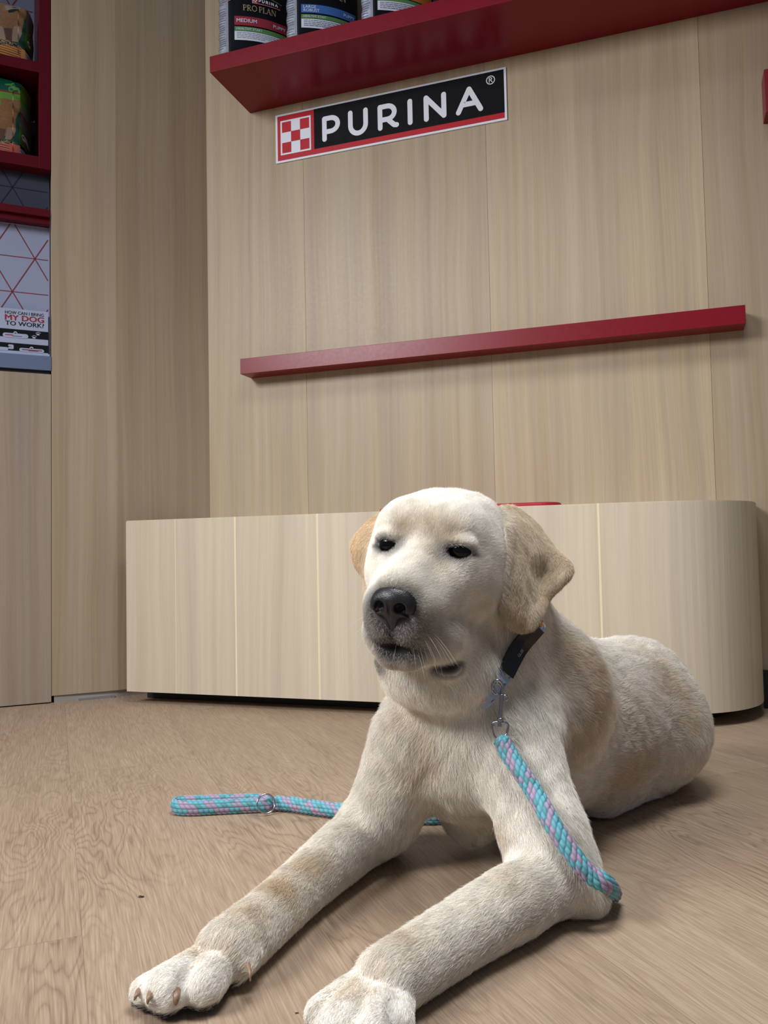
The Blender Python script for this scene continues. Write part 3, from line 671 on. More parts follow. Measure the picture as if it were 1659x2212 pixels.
    x0, zb1_ = hb_(X0, B1); zz = [hb_(X0, v)[1] - Z0 for v in (B1, B0_, G1, G0, W1, W0_)]
    quad(x0, Xr, zz[1], zz[0], 0); quad(x0, Xr, zz[3], zz[2], 1); quad(x0, Xr, zz[5], zz[4], 2)
    for k in range(4):
        zq = zz[4] - .004 - k * .0048; 
        if zq < zz[5] + .002: break
        q = x0 + .006
        while q < Xr - (.012 if k < 3 else .07):
            wq = rr.uniform(.004, .014); quad(q, min(q + wq, Xr - .006), zq - .0012, zq, 3, -.0004); q += wq + .0016
    if kind == 0:
        P_ = lambda px, py: (lambda r_: (r_[0], r_[1] - Z0))(hb_(px, py))
        xg, zg = P_(tall[0], tall[1]); hg = tall[2]; xc = xg
        for wdx, word in enumerate(('PRO', 'PLAN')):
            for ch in word:
                cw, sts = SERIF[ch]
                for pts_, wt in sts: stroke(bm, [(xc + px_ * hg * .92, zg + pz_ * hg) for px_, pz_ in pts_], wt * hg, off - .0003, None, mi=4, caps=False, yf=yf)
                xc += cw * hg * .92
            xc += .22 * hg
    put('label_print', bm_done(bm, 'label_print'), mats_, root)
    yv = lambda x, z: yf(x, z) + off - .0008
    hT = zz[0] - zz[1]
    if band_txt:
        n_ = len(band_txt)
        for k, tx in enumerate(band_txt):
            hh = hT * (.40 if n_ == 1 else .34); zt = (zz[1] + hT * .32) if n_ == 1 else (zz[1] + hT * (.54 - .42 * k))
            put('lettering', text_mesh(tx, h=hh, bold=.012, x=x0 + .006, z=zt, yf=yv), m_bwhite, root)
        put('lettering', text_mesh('PUPPY', h=hT * .36, bold=.012, x=Xr - .004, z=zz[1] + hT * .30, align='R', yf=yv), m_bwhite, root)
        put('lettering', text_mesh('HEALTHY START', h=(zz[2] - zz[3]) * .52, bold=.008, x=x0 + .006, z=zz[3] + (zz[2] - zz[3]) * .24, yf=yv), m_bwhite, root)
    if kind == 0:
        xl, zl_ = hb_(tall[3], tall[4]); zl_ -= Z0; wl_ = tall[5]
        bm = bmesh.new(); purina_logo(bm, lambda x, z: (xl + x / 4.76 * wl_, zl_ + z * wl_ / 4.76), off - .0004, 0, 1, 2, yf=yf, reg=False); put('logo', bm_done(bm, 'logo'), sgm, root)
        # pale gold line sweeping across the upper front
        bm = bmesh.new(); GLINE.extend([(lambda r_: (r_[0], r_[1] - Z0))(hb_(*q_)) for q_ in ((481, 5), (492, 3), (508, 0), (535, -3), (560, -2), (572, 3), (586, 9), (606, 18))] if not GLINE else [])
        stroke(bm, [tuple(v) for v in catmull(np.array(GLINE), .008)], .0016, off - .0003, None, yf=yf); put('gold_line', bm_done(bm, 'gold_line'), m_gold, root)
    return root
GLINE = []
m_b1 = mat('band_red', srgb(150, 40, 56), .45); m_b2 = mat('band_blue', srgb(58, 106, 178), .45); m_b3 = mat('band_orange', srgb(206, 112, 48), .45)
black_bag(.2045, .212, (505, 38, 57.5, 60.5, 70, 70.5, 89.5), m_b1, ['MEDIUM'], 'black pet food bag with a dark red MEDIUM band, leftmost on the red shelf', (522, 29, .0172, 542, 15.5, .083))
black_bag(.4190, .212, (649, 12, 30, 33.5, 42, 43, 62), m_b2, ['LARGE', 'ROBUST'], 'black pet food bag with a blue LARGE ROBUST band, second from left on the shelf', (672, -2, .0172, 690, -16, .083))
black_bag(.6420, .212, (813, -28, -5, -3, 4, 4.5, 24), m_b3, [], 'black pet food bag with an orange band, third along the red shelf', (836, -42, .0172, 850, -56, .083))
black_bag(.8600, .212, (980, -55, -35, -33, -24, -23, -5), m_b3, [], 'black pet food bag mostly cut off by the top edge, fourth on the red shelf', (1000, -70, .0172, 1010, -85, .083))
# ================================================================== THE DOG
# the body is one continuous surface: blended volumes sampled on a grid and meshed
def smin(a, b, k):
    if k <= 0: return np.minimum(a, b)
    h = np.maximum(k - np.abs(a - b), 0) / k
    return np.minimum(a, b) - h * h * k * .25
def smax(a, b, k): return -smin(-a, -b, k)
def sd_cone(P, a, b, ra, rb):
    a = np.asarray(a, float); b = np.asarray(b, float); ba = b - a; l2 = ba @ ba; rr = ra - rb
    a2 = l2 - rr * rr; il2 = 1 / l2; pa = P - a; y = pa @ ba; z = y - l2
    x2 = ((pa * l2 - ba * y[..., None]) ** 2).sum(-1); y2 = y * y * l2; z2 = z * z * l2
    k = np.sign(rr) * rr * rr * x2
    d = (np.sqrt(x2 * a2 * il2) + y * rr) * il2 - ra
    c1 = np.sign(z) * a2 * z2 > k; d = np.where(c1, np.sqrt(x2 + z2) * il2 - rb, d)
    c2 = (~c1) & (np.sign(y) * a2 * y2 < k); d = np.where(c2, np.sqrt(x2 + y2) * il2 - ra, d)
    return d
def sd_ell(P, c, r, R=None):
    p = P - np.asarray(c, float)
    if R is not None: p = p @ R
    r = np.asarray(r, float)
    k0 = np.sqrt(((p / r) ** 2).sum(-1)); k1 = np.sqrt(((p / (r * r)) ** 2).sum(-1)) + 1e-9
    return k0 * (k0 - 1) / k1
def sd_tri(P, a, b, c, rad):
    a, b, c = (np.asarray(v, float) for v in (a, b, c))
    ba, cb, ac = b - a, c - b, a - c; n = np.cross(ba, ac)
    pa, pb, pc = P - a, P - b, P - c
    def seg(p, e): return ((p - e * np.clip(p @ e / (e @ e), 0, 1)[..., None]) ** 2).sum(-1)
    inside = (np.sign(pa @ np.cross(ba, n)) + np.sign(pb @ np.cross(cb, n)) + np.sign(pc @ np.cross(ac, n))) < 2
    e = np.minimum(np.minimum(seg(pa, ba), seg(pb, cb)), seg(pc, ac)); pl = (pa @ n) ** 2 / (n @ n)
    return np.sqrt(np.where(inside, e, pl)) - rad
class Field:
    def __init__(s, xs, ys, zs, far=.05):
        s.ax = [np.asarray(a) for a in (xs, ys, zs)]
        s.D = np.full([len(a) for a in s.ax], far, np.float32)
    def op(s, fn, lo, hi, k=.01, how='u'):
        sl = tuple(slice(max(0, np.searchsorted(a, l) - 1), min(len(a), np.searchsorted(a, h) + 1)) for a, l, h in zip(s.ax, lo, hi))
        G = np.stack(np.meshgrid(*[a[i] for a, i in zip(s.ax, sl)], indexing='ij'), -1)
        if G.size == 0: return
        d = fn(G); cur = s.D[sl]
        s.D[sl] = smin(cur, d, k) if how == 'u' else smax(cur, -d, k)
    def at(s, P):
        P = np.atleast_2d(P); idx = []; fr = []
        for i, a in enumerate(s.ax):
            j = np.clip(np.searchsorted(a, P[:, i]) - 1, 0, len(a) - 2); idx.append(j)
            fr.append(np.clip((P[:, i] - a[j]) / (a[j + 1] - a[j]), 0, 1))
        o = 0
        for c in range(8):
            w = 1; ii = []
            for k in range(3):
                b = (c >> k) & 1; w = w * (fr[k] if b else 1 - fr[k]); ii.append(idx[k] + b)
            o = o + w * s.D[tuple(ii)]
        return o
    def grad(s, P, h=.002):
        P = np.atleast_2d(P)
        g = np.stack([s.at(P + h * e) - s.at(P - h * e) for e in np.eye(3)], -1)
        return g / (np.linalg.norm(g, axis=1)[:, None] + 1e-9)
    def hit(s, px, py, y0=.6, y1=1.8):
        r = ray(px, py); t = np.arange(y0, y1, .001) / r[1]
        P = np.array([0, 0, CAM_Z]) + t[:, None] * r; d = s.at(P)
        i = np.argmax(d < 0)
        return P[i] if d[i] < 0 else None
    def mesh(s):
        D = s.D; S = D < 0; nx, ny, nz = D.shape
        cnt = np.zeros((nx - 1, ny - 1, nz - 1), np.uint8)
        for c in range(8):
            cnt += S[(c & 1):nx - 1 + (c & 1), (c >> 1 & 1):ny - 1 + (c >> 1 & 1), (c >> 2 & 1):nz - 1 + (c >> 2 & 1)]
        act = np.argwhere((cnt > 0) & (cnt < 8))
        idm = np.full(cnt.shape, -1, np.int32); idm[tuple(act.T)] = np.arange(len(act))
        acc = np.zeros((len(act), 3)); m = np.zeros(len(act))
        for c in range(8):
            for k in range(3):
                if (c >> k) & 1: continue
                o = np.array([c & 1, c >> 1 & 1, c >> 2 & 1]); e = np.zeros(3, int); e[k] = 1
                i0 = act + o; i1 = i0 + e
                d0 = D[tuple(i0.T)]; d1 = D[tuple(i1.T)]; x = (d0 < 0) != (d1 < 0)
                t = np.where(x, d0 / np.where(x, d0 - d1, 1), 0)
                p = np.stack([s.ax[q][i0[:, q]] for q in range(3)], -1).astype(float)
                p[:, k] += t * (s.ax[k][i1[:, k]] - s.ax[k][i0[:, k]])
                acc += np.where(x[:, None], p, 0); m += x
        V = acc / m[:, None]; Fs = []
        for k in range(3):
            a = [slice(None)] * 3; b = [slice(None)] * 3; a[k] = slice(0, -1); b[k] = slice(1, None)
            A, B = S[tuple(a)], S[tuple(b)]; E = np.argwhere(A != B)
            u, v = (k + 1) % 3, (k + 2) % 3
            ok = (E[:, u] > 0) & (E[:, v] > 0) & (E[:, u] < D.shape[u] - 1) & (E[:, v] < D.shape[v] - 1); E = E[ok]
            fl = A[tuple(E.T)]; q = []
            for du, dv in ((-1, -1), (0, -1), (0, 0), (-1, 0)):
                I = E.copy(); I[:, u] += du; I[:, v] += dv; q.append(idm[tuple(I.T)])
            q = np.stack(q, -1); q[~fl] = q[~fl][:, ::-1]; Fs.append(q)
        return V, np.vstack(Fs)
def axis_grid(lo, hi, fine, c=.0042, f=.0021):
    out = [lo]
    while out[-1] < hi:
        x = out[-1]; d = max(0, fine[0] - x, x - fine[1]); out.append(x + min(c, f + d * .06))
    return np.array(out)

def FR(px, py, r):
    """centre of a limb of radius r that rests on the floor, seen at (px,py)"""
    return FL(px, py, r)
fld = Field(axis_grid(-.30, .62, (-.02, .28)), axis_grid(.60, 1.83, (.80, 1.10)), axis_grid(-.008, .52, (.23, .50)))
PR = []    # (sdf function, flow vector or None, tag) kept for the coat's direction
def cone(a, b, ra, rb, k=.02, flow=1, reg='body', mirror=False):
    a = np.asarray(a); b = np.asarray(b); R_ = max(ra, rb) + k + .012
    lo = np.minimum(a, b) - R_; hi = np.maximum(a, b) + R_
    fn = lambda P, a=a, b=b, ra=ra, rb=rb: sd_cone(P, a, b, ra, rb)
    fld.op(fn, lo, hi, k); PR.append((fn, (b - a) * flow, reg))
def ell(c, r, k=.03, R=None, flow=None, reg='body', how='u'):
    c = np.asarray(c); m = max(r) + k + .012
    fn = lambda P, c=c, r=r, R=R: sd_ell(P, c, r, R)
    fld.op(fn, c - m, c + m, k, how)
    if how == 'u': PR.append((fn, None if flow is None else np.asarray(flow, float), reg))
def chain(pts, rad, k=.015, reg='leg'):
    """a limb through several joints, one smooth taper"""
    P_ = catmull(pts, .02); n = len(P_); seg = np.linspace(0, len(pts) - 1, n)
    # radius follows the joints
    d = np.array([0] + list(np.cumsum(np.linalg.norm(np.diff(np.array(pts), axis=0), axis=1)))); dp = np.array([0] + list(np.cumsum(np.linalg.norm(np.diff(P_, axis=0), axis=1))))
    R_ = np.interp(dp / dp[-1], d / d[-1], rad)
    def fn(P):
        o = None
        for i in range(n - 1):
            e = sd_cone(P, P_[i], P_[i + 1], R_[i], R_[i + 1]); o = e if o is None else np.minimum(o, e)
        return o
    m = max(rad) + k + .012
    fld.op(fn, P_.min(0) - m, P_.max(0) + m, k)
    for i in range(len(pts) - 1):
        a, b = np.asarray(pts[i]), np.asarray(pts[i + 1])
        PR.append((lambda P, a=a, b=b, ra=rad[i], rb=rad[i + 1]: sd_cone(P, a, b, ra, rb), b - a, reg))
def rotz(a):
    c, s = math.cos(a), math.sin(a); return np.array([[c, -s, 0], [s, c, 0], [0, 0, 1.0]])

# ---- trunk
RZ = rotz(math.radians(45)); back = (.66, .70, -.25)
ell((.118, 1.120, .170), (.118, .105, .130), .04, RZ, back)
ell((.215, 1.215, .158), (.125, .112, .136), .05, RZ, back)
ell((.305, 1.300, .132), (.120, .112, .124), .05, RZ, back)
ell((.380, 1.380, .126), (.116, .106, .118), .05, RZ, back)
ell((.424, 1.442, .119), (.104, .099, .118), .05, RZ, back)
ell(Q(1422, 1575, 1.37), (.088, .078, .088), .03, RZ, (.5, .5, -.7))          # near thigh
cone(FR(1462, 1645, .030), FR(1300, 1718, .030), .030, .030, .03, 1, 'leg')       # folded hind leg
chain([(.430, 1.500, .125), (.490, 1.610, .045), (.520, 1.700, .024), (.505, 1.790, .016)], [.045, .026, .021, .011], .03, 'body')      # tail, lying behind
# withers and shoulder blade
ell(Q(1190, 1500, 1.13), (.070, .070, .085), .05, RZ, (.5, .45, -.6))
# ---- chest
ell(Q(1005, 1578, 1.085), (.096, .072, .085), .04, None, (0, -.1, -1), 'chest')
ell(Q(1003, 1635, 1.045), (.052, .045, .052), .02, None, (0, -.1, -1), 'chest')
ell(Q(1020, 1752, 1.135), (.040, .050, .036), .018, None, (0, -.1, -1), 'chest')
# ---- neck
cone(Q(1005, 1300, 1.065), Q(1035, 1530, 1.09), .074, .094, .035, 1, 'chest')
cone(Q(1050, 1300, 1.09), Q(1150, 1460, 1.16), .066, .070, .04, 1, 'body')
# ---- near (dog's left) foreleg
cone(Q(1100, 1600, 1.03), Q(1180, 1820, .955), .058, .042, .03, 1, 'body')
chain([Q(1180, 1815, .955), FR(1222, 1893, .038), FR(1270, 1935, .021)], [.041, .035, .0215], .03)
chain([FR(1205, 1893, .038), FR(1110, 1948, .036), FR(1003, 2012, .0315), FR(915, 2068, .0295), FR(838, 2118, .028)], [.034, .036, .0315, .0295, .029], .028)
for p, r, s in (((700, 2190), .016, -.6), ((735, 2222), .020, -.2), ((800, 2240), .020, .25), ((852, 2208), .016, .6)):
    cone(FR(826 + s * 50, 2120 + abs(s) * 10, .024), FR(*p, r), .0165, r, .0025, 1, 'paw')
# ---- far (dog's right) foreleg
cone(Q(888, 1600, 1.06), Q(838, 1745, 1.09), .050, .047, .022, 1, 'body')
chain([FR(832, 1770, .042), FR(750, 1830, .036), FR(652, 1915, .0295), FR(568, 1990, .028), FR(492, 2054, .028)], [.040, .036, .0295, .028, .029], .028)
for p, r, s in (((318, 2142), .0145, -.5), ((362, 2140), .020, -.2), ((438, 2130), .0195, .2), ((482, 2098), .0145, .6)):
    cone(FR(478 + s * 45, 2064 + abs(s) * 10, .025), FR(*p, r), .0165, r, .0025, 1, 'paw')
cone(Q(546, 2058, .800), Q(537, 2082, .785), .008, .0055, .005, 1, 'paw')            # dewclaw bump

# ---- head, in its own frame: x = dog's left, y = forward, z = up
def head_rot(yaw, pit, rol):
    Bm = np.array([[1, 0, 0], [0, -1, 0], [0, 0, 1.0]])
    c, s = math.cos(rol), math.sin(rol); Rr = np.array([[c, 0, s], [0, 1, 0], [-s, 0, c]])
    c, s = math.cos(pit), math.sin(pit); Rp = np.array([[1, 0, 0], [0, c, s], [0, -s, c]])
    return rotz(yaw) @ Bm @ Rp @ Rr
HR = head_rot(-.40, .14, .114); HO = np.array([.0575, .992, .4000]); HS = 1.15
def H(x, y, z): return HO + HS * (HR @ np.array([x, y, z], float))
def toH(P): return ((np.asarray(P) - HO) @ HR) / HS
def hcone(a, b, ra, rb, k=.01, flow=None):
    a, b = np.array(a, float), np.array(b, float); lo, hi = H(*a), H(*b); m = (max(ra, rb) + .02) * HS + k
    fn = lambda P: sd_cone(toH(P), a, b, ra, rb) * HS
    fld.op(fn, np.minimum(lo, hi) - m, np.maximum(lo, hi) + m, k * HS); PR.append((fn, None, 'head'))
def hell(c, r, k=.01, how='u', R=None):
    c = np.array(c, float); w = H(*c); m = (max(r) + .02) * HS + k
    fn = lambda P: sd_ell(toH(P), c, r, R) * HS
    fld.op(fn, w - m, w + m, k * HS, how)
    if how == 'u': PR.append((fn, None, 'head'))
for s in (-1, 1):
    hell((s * .017, -.034, .009), (.047, .072, .0475), .02)          # braincase
    hell((s * .016, -.062, -.010), (.044, .055, .052), .02)
    hell((s * .027, .010, .026), (.024, .024, .022), .025)          # brow
    hell((s * .041, -.016, -.026), (.031, .050, .046), .025)         # cheek
    hell((s * .031, .024, -.018), (.022, .030, .022), .025)           # under the eye
    hcone((s * .015, .015, -.034), (s * .0135, .086, -.040), .036, .0235, .02)
hcone((0, .022, -.001), (0, .094, -.0175), .0215, .0170, .018)
hcone((0, -.040, -.050), (0, .010, -.066), .048, .034, .02)
for s in (-1, 1):
    hcone((s * .006, .010, -.074), (s * .0085, .083, -.0865), .028, .0160, .006)          # lower jaw
for s in (-1, 1):
    hcone((s * .0170, .084, -.060), (s * .026, .048, -.076), .0185, .025, .010)   # upper lip
    hcone((s * .026, .050, -.078), (s * .032, .018, -.086), .0215, .020, .012)
    hcone((s * .030, .046, -.090), (s * .035, .024, -.101), .0155, .0120, .006)
    hell((s * .0125, .094, -.057), (.0160, .0160, .0185), .006)
hell((0, .1145, -.0765), (.0185, .011, .0052), .003, 'sub')
for s in (-1, 1):
    hcone((s * .037, .034, -.110), (s * .040, .020, -.116), .0065, .0055, .003)     # lip at the corner of the mouth
LIP = fld.hit(964, 1440)
ell(LIP + np.array([.002, .002, -.002]), (.0155, .008, .0085), .003, rotz(.3), None, 'head')     # dark lip at the corner of the mouth
# throat fold / ruff under the chin, above the collar
ell(Q(952, 1446, 1.008), (.071, .057, .046), .022, None, (0.1, -.2, -1), 'chest')
# eye sockets
EYE = []
EZ = .0085
for s in (-1, 1):
    EX = .0345 if s < 0 else .0395
    tt = np.linspace(.10, -.02, 400); pts = np.array([H(s * EX, t, EZ) for t in tt]); d = fld.at(pts)
    ys_ = tt[np.argmax(d < 0)]; EYE.append((s * EX, ys_))
    ca, sa = math.cos(s * .18), math.sin(s * .18)      # outer corner lower
    Re = np.array([[ca, 0, sa], [0, 1, 0], [-sa, 0, ca]])
    hell((s * EX, ys_ - .0065, EZ + .0090), (.0140, .0088, .0058), .008)           # upper lid
    hell((s * EX, ys_ - .0075, EZ - .0100), (.0130, .0085, .0046), .008)           # lower lid
    hell((s * EX, ys_ + .001, EZ), (.0110, .0135, .0070), .0025, 'sub', Re)

# ---- ears: folded flaps of skin, continuous with the skull
EARS = []
def ear(rows, rad, k=.006):
    G = np.array([[Q(*p) for p in r] for r in rows])
    G = np.array([catmull(r, .0035)[np.linspace(0, len(catmull(r, .0035)) - 1, 36).astype(int)] for r in G])
    Pp = np.vstack([catmull(G[:, j], .0028) for j in range(G.shape[1])])
    tmp = Field(*fld.ax, far=.05) if False else None
    lo, hi = Pp.min(0) - .03, Pp.max(0) + .03
    sl = tuple(slice(max(0, np.searchsorted(a, l) - 1), min(len(a), np.searchsorted(a, h) + 1)) for a, l, h in zip(fld.ax, lo, hi))
    ax = [a[i] for a, i in zip(fld.ax, sl)]; E = np.full([len(a) for a in ax], .05, np.float32)
    for p in Pp:
        w = rad + .012
        s2 = tuple(slice(np.searchsorted(a, q - w), np.searchsorted(a, q + w)) for a, q in zip(ax, p))
        d = np.sqrt((ax[0][s2[0]] - p[0])[:, None, None] ** 2 + (ax[1][s2[1]] - p[1])[None, :, None] ** 2 + (ax[2][s2[2]] - p[2])[None, None, :] ** 2) - rad
        E[s2] = smin(E[s2], d, .0015)
    fld.D[sl] = smin(fld.D[sl], E, k)
    tip = G[-1].mean(0) - G[0].mean(0)
    def fn(P, Pp=Pp[::3], rad=rad):
        P = np.asarray(P); out = np.full(P.shape[:-1], .2); m = ((P > Pp.min(0) - .03) & (P < Pp.max(0) + .03)).all(-1)
        if m.any():
            q = P[m]; out[m] = np.concatenate([np.sqrt(((q[i:i + 2000, None] - Pp[None]) ** 2).sum(-1).min(1)) for i in range(0, len(q), 2000)]) - rad
        return out
    PR.append((fn, tip, 'ear')); EARS.append(fn)
# dog's left ear (right in the photograph)
ear([[(1072, 1110, 1.040), (1086, 1104, 1.055), (1096, 1101, 1.070), (1106, 1102, 1.085)],
     [(1094, 1145, 1.002), (1113, 1140, 1.035), (1132, 1136, 1.065), (1150, 1134, 1.090)],
     [(1097, 1195, .985), (1125, 1190, 1.012), (1158, 1187, 1.055), (1188, 1184, 1.080)],
     [(1092, 1245, .978), (1122, 1245, .990), (1165, 1250, 1.058), (1227, 1233, 1.040)],
     [(1091, 1292, .978), (1118, 1292, .982), (1152, 1296, 1.020), (1180, 1286, 1.030)],
     [(1094, 1325, .980), (1116, 1328, .978), (1142, 1328, .992), (1164, 1320, 1.008)],
     [(1106, 1346, .984), (1122, 1351, .982), (1139, 1351, .986), (1154, 1343, .996)]], .0058, .0035)
# dog's right ear (left in the photograph)
ear([[(832, 1112, 1.075), (838, 1116, 1.068), (848, 1122, 1.055)],
     [(798, 1137, 1.065), (814, 1142, 1.050), (838, 1150, 1.030)],
     [(768, 1174, 1.055), (792, 1180, 1.040), (828, 1187, 1.018)],
     [(773, 1212, 1.050), (795, 1218, 1.035), (828, 1226, 1.012)],
     [(793, 1248, 1.045), (803, 1256, 1.030), (824, 1262, 1.005)],
     [(795, 1285, 1.030), (803, 1290, 1.018), (815, 1295, 1.005)],
     [(799, 1312, 1.020), (805, 1315, 1.012), (812, 1315, 1.006)]], .0050)
# clefts between the toes
for (x0, y0), (x1, y1), r_ in (((437, 2046), (388, 2132), .0034), ((345, 2076), (318, 2140), .0022), ((716, 2152), (672, 2206), .0030), ((786, 2158), (768, 2208), .0034), ((842, 2160), (848, 2200), .0026)):
    a_, b_ = fld.hit(x0, y0), fld.hit(x1, y1)
    if a_ is None or b_ is None: continue
    m_ = fld.hit((x0 + x1) / 2, (y0 + y1) / 2)
    for p_, q_ in ((a_, m_), (m_, b_)):
        fld.op(lambda P, p_=p_, q_=q_: sd_cone(P, p_, q_, r_ * .6 if p_ is a_ else r_, r_), np.minimum(p_, q_) - .02, np.maximum(p_, q_) + .02, .006, 'sub')
# flat where it rests on the floor
fld.D = np.maximum(fld.D, (.0012 - fld.ax[2])[None, None, :].astype(np.float32))

# ---- nose leather
nf = Field(*[np.arange(c - .045, c + .045, .0009) for c in H(0, .105, -.036)])
def nop(fn, k, how='u'): nf.op(lambda P: fn(toH(P)) * HS, [-9] * 3, [9] * 3, k * HS, how)
nop(lambda P: sd_ell(P, (.0005, .1050, -.0295), (.0200, .0152, .0142)), .004)
for s in (-1, 1):
    nop(lambda P: sd_ell(P, (s * .0126, .1065, -.0350), (.0098, .0112, .0108)), .005)
nop(lambda P: sd_cone(P, (0, .1090, -.038), (0, .1050, -.0570), .0095, .0040), .006)
for s in (-1, 1):
    nop(lambda P: sd_ell(P, (s * .0102, .1190, -.0350), (.0056, .0085, .0054)), .002, 'sub')
    nop(lambda P: sd_cone(P, (s * .0105, .1170, -.0370), (s * .0185, .1100, -.0425), .0026, .0016), .0015, 'sub')
nop(lambda P: sd_cone(P, (0, .1205, -.0300), (0, .1130, -.0600), .0009, .0009), .0015, 'sub')
V, Fq = fld.mesh()
body_me = mesh_np('dog', V, Fq)
nrm = np.zeros(len(V) * 3, np.float32); body_me.vertex_normals.foreach_get('vector', nrm); nrm = nrm.reshape(-1, 3).astype(float)
# outward check
if (fld.at(V[:2000] + nrm[:2000] * .004) < fld.at(V[:2000] - nrm[:2000] * .004)).mean() > .5: nrm = -nrm; body_me.flip_normals()
# --- direction the coat lies in, region weights
Wt = np.zeros(len(V)); FLOW = np.zeros((len(V), 3)); REG = {k: np.zeros(len(V)) for k in ('body', 'chest', 'leg', 'paw', 'head', 'ear')}
hl = toH(V)
nose_l = np.array([0, .112, -.028])
hf = hl - nose_l; hf[:, 2] -= .35 * np.clip(-.045 - hl[:, 2], 0, .05); hf[:, 1] -= .03
hf = hf @ HR.T; hf /= np.linalg.norm(hf, axis=1)[:, None]
for fn, fl_, reg in PR:
    d = fn(V); w = np.exp(-np.clip(d, -.004, .3) / .005)
    f = hf if reg == 'head' else (np.asarray(fl_) / np.linalg.norm(fl_) if fl_ is not None else np.array([0, 0, -1.0]))
    FLOW += w[:, None] * f; Wt += w; REG[reg] += w
for k in REG: REG[k] /= Wt + 1e-9
FLOW /= Wt[:, None] + 1e-9
# --- coat colour, with some light and crease shade painted in
def L3(r, g, b): return np.array(srgb(r, g, b)[:3])
CREAM, TAN, EARC, DARK, WHITE = L3(246, 241, 231), L3(208, 184, 148), L3(222, 198, 160), L3(34, 30, 32), L3(250, 247, 242)
col = np.tile(CREAM, (len(V), 1))
def blend(w, c):
    global col
    w = np.clip(w, 0, 1)[:, None]; col = col * (1 - w) + np.asarray(c) * w
def patch(px, py, rpx, strength, c=TAN, sq=1.0):
    h = fld.hit(px, py)
    if h is None: return
    r = rpx * h[1] / F_PX; d2 = ((V - h) ** 2).sum(1) / (r * r)
    blend(strength * np.exp(-d2), c)
blend(REG['ear'] ** 1.5 * .85 * (hl[:, 0] < 0), L3(226, 198, 156)); blend(REG['ear'] ** 1.5 * .85 * (hl[:, 0] > 0), L3(210, 190, 158))
blend(REG['paw'] * .3, WHITE); TAN2 = L3(202, 180, 152)
for a in ((1290, 1450, 60, .75, TAN2), (1285, 1530, 60, .7, TAN2), (1240, 1600, 60, .5, TAN2), (1390, 1660, 90, .6, TAN2), (1440, 1470, 70, .65, TAN2), (1370, 1530, 50, .4, TAN2), (1330, 1680, 70, .55, TAN2), (1230, 1430, 50, .45, TAN2),
          (1220, 1400, 60, .35), (1480, 1560, 60, .35), (925, 1640, 26, .5), (880, 1540, 45, .35), (925, 1590, 22, .45), (900, 1670, 30, .4), (1080, 1800, 35, .5),
          (930, 1955, 60, .95), (1000, 1915, 55, .8), (880, 2020, 45, .45), (1100, 1890, 50, .25), (760, 2135, 45, .55), (820, 2080, 40, .3),
          (612, 1915, 46, .95), (665, 1870, 42, .7), (545, 1965, 55, .5), (430, 2050, 35, .5), (490, 2035, 35, .35), (700, 1860, 35, .4),
          (925, 1125, 32, .5), (925, 1180, 25, .35), (868, 1140, 26, .42), (975, 1150, 26, .65), (940, 1215, 35, .2), (900, 1090, 30, .15), (1040, 1310, 40, .25), (1050, 1370, 30, .35),  # face tan; the centre spots also paint the forehead furrow's shade
          (1176, 1245, 30, .5, L3(184, 156, 122)), (1178, 1285, 24, .45, L3(184, 156, 122)), (1160, 1300, 20, .3, L3(190, 164, 130)), (1215, 1215, 18, .4, L3(190, 166, 136)), (1125, 1345, 30, .3), (1370, 1395, 50, .1)):  # darker ear-fold spots put the crease's shade into the colour
    patch(*a)
patch(1030, 1150, 60, .5, WHITE); patch(1160, 1520, 70, .35, WHITE); patch(1200, 1630, 60, .3, WHITE); patch(950, 1500, 50, .4, WHITE); patch(1480, 1690, 60, .4, WHITE)  # whiter fur; forehead and shoulder spots paint in the overhead light
# dark skin: round the nose, the lips, the eyes
def hb(c, r, strength, colr=DARK, p=2.0):
    d = np.sqrt((((hl - np.array(c)) / np.array(r)) ** 2).sum(1)); w = strength * np.exp(-d ** p)
    blend(w * (REG['head'] > .2), colr)
GREY = L3(118, 110, 106)
hb((0, .105, -.054), (.036, .032, .026), .95, GREY)
for s in (-1, 1):
    hb((s * .022, .100, -.060), (.020, .022, .020), .7, GREY); hb((s * .030, .075, -.072), (.024, .036, .024), .45, GREY)
hb((0, .108, -.036), (.026, .017, .021), 1.1, DARK, 4)
hb((0, .110, -.061), (.006, .014, .012), .9, DARK, 3)
hb((0, .090, -.092), (.030, .030, .012), .50, L3(140, 116, 104), 3)
hb((0, .105, -.0775), (.032, .034, .0125), 1.0, L3(26, 22, 26), 4)
_dl = np.sqrt((((V - LIP) / np.array([.019, .014, .0115])) ** 2).sum(1)); blend(np.exp(-_dl ** 6), L3(24, 20, 24))
hb((-.038, .027, -.113), (.012, .020, .010), 1.0, L3(24, 20, 24), 4)
for ex, ys_ in EYE:
    s = np.sign(ex)
    hb((ex, ys_, EZ), (.0145, .014, .0100), 1.0, DARK, 6)
    hb((ex - s * .013, ys_ + .003, EZ - .002), (.014, .016, .010), .75, L3(78, 68, 64), 2.5)
    hb((ex + s * .014, ys_ - .006, EZ - .004), (.006, .008, .0022), .8, DARK, 3)
# pads
pad = (V[:, 2] < .010) & (REG['paw'] > .5); col[pad] = L3(60, 50, 48)
skin = col * .82
set_col(body_me, skin)
skin_m = attr_mat('dog_coat_skin', rough=.8, spec=.2)
dog = put('dog', body_me, skin_m, smooth=True, label='cream yellow dog lying on the wooden floor with forelegs stretched out', cat='dog')
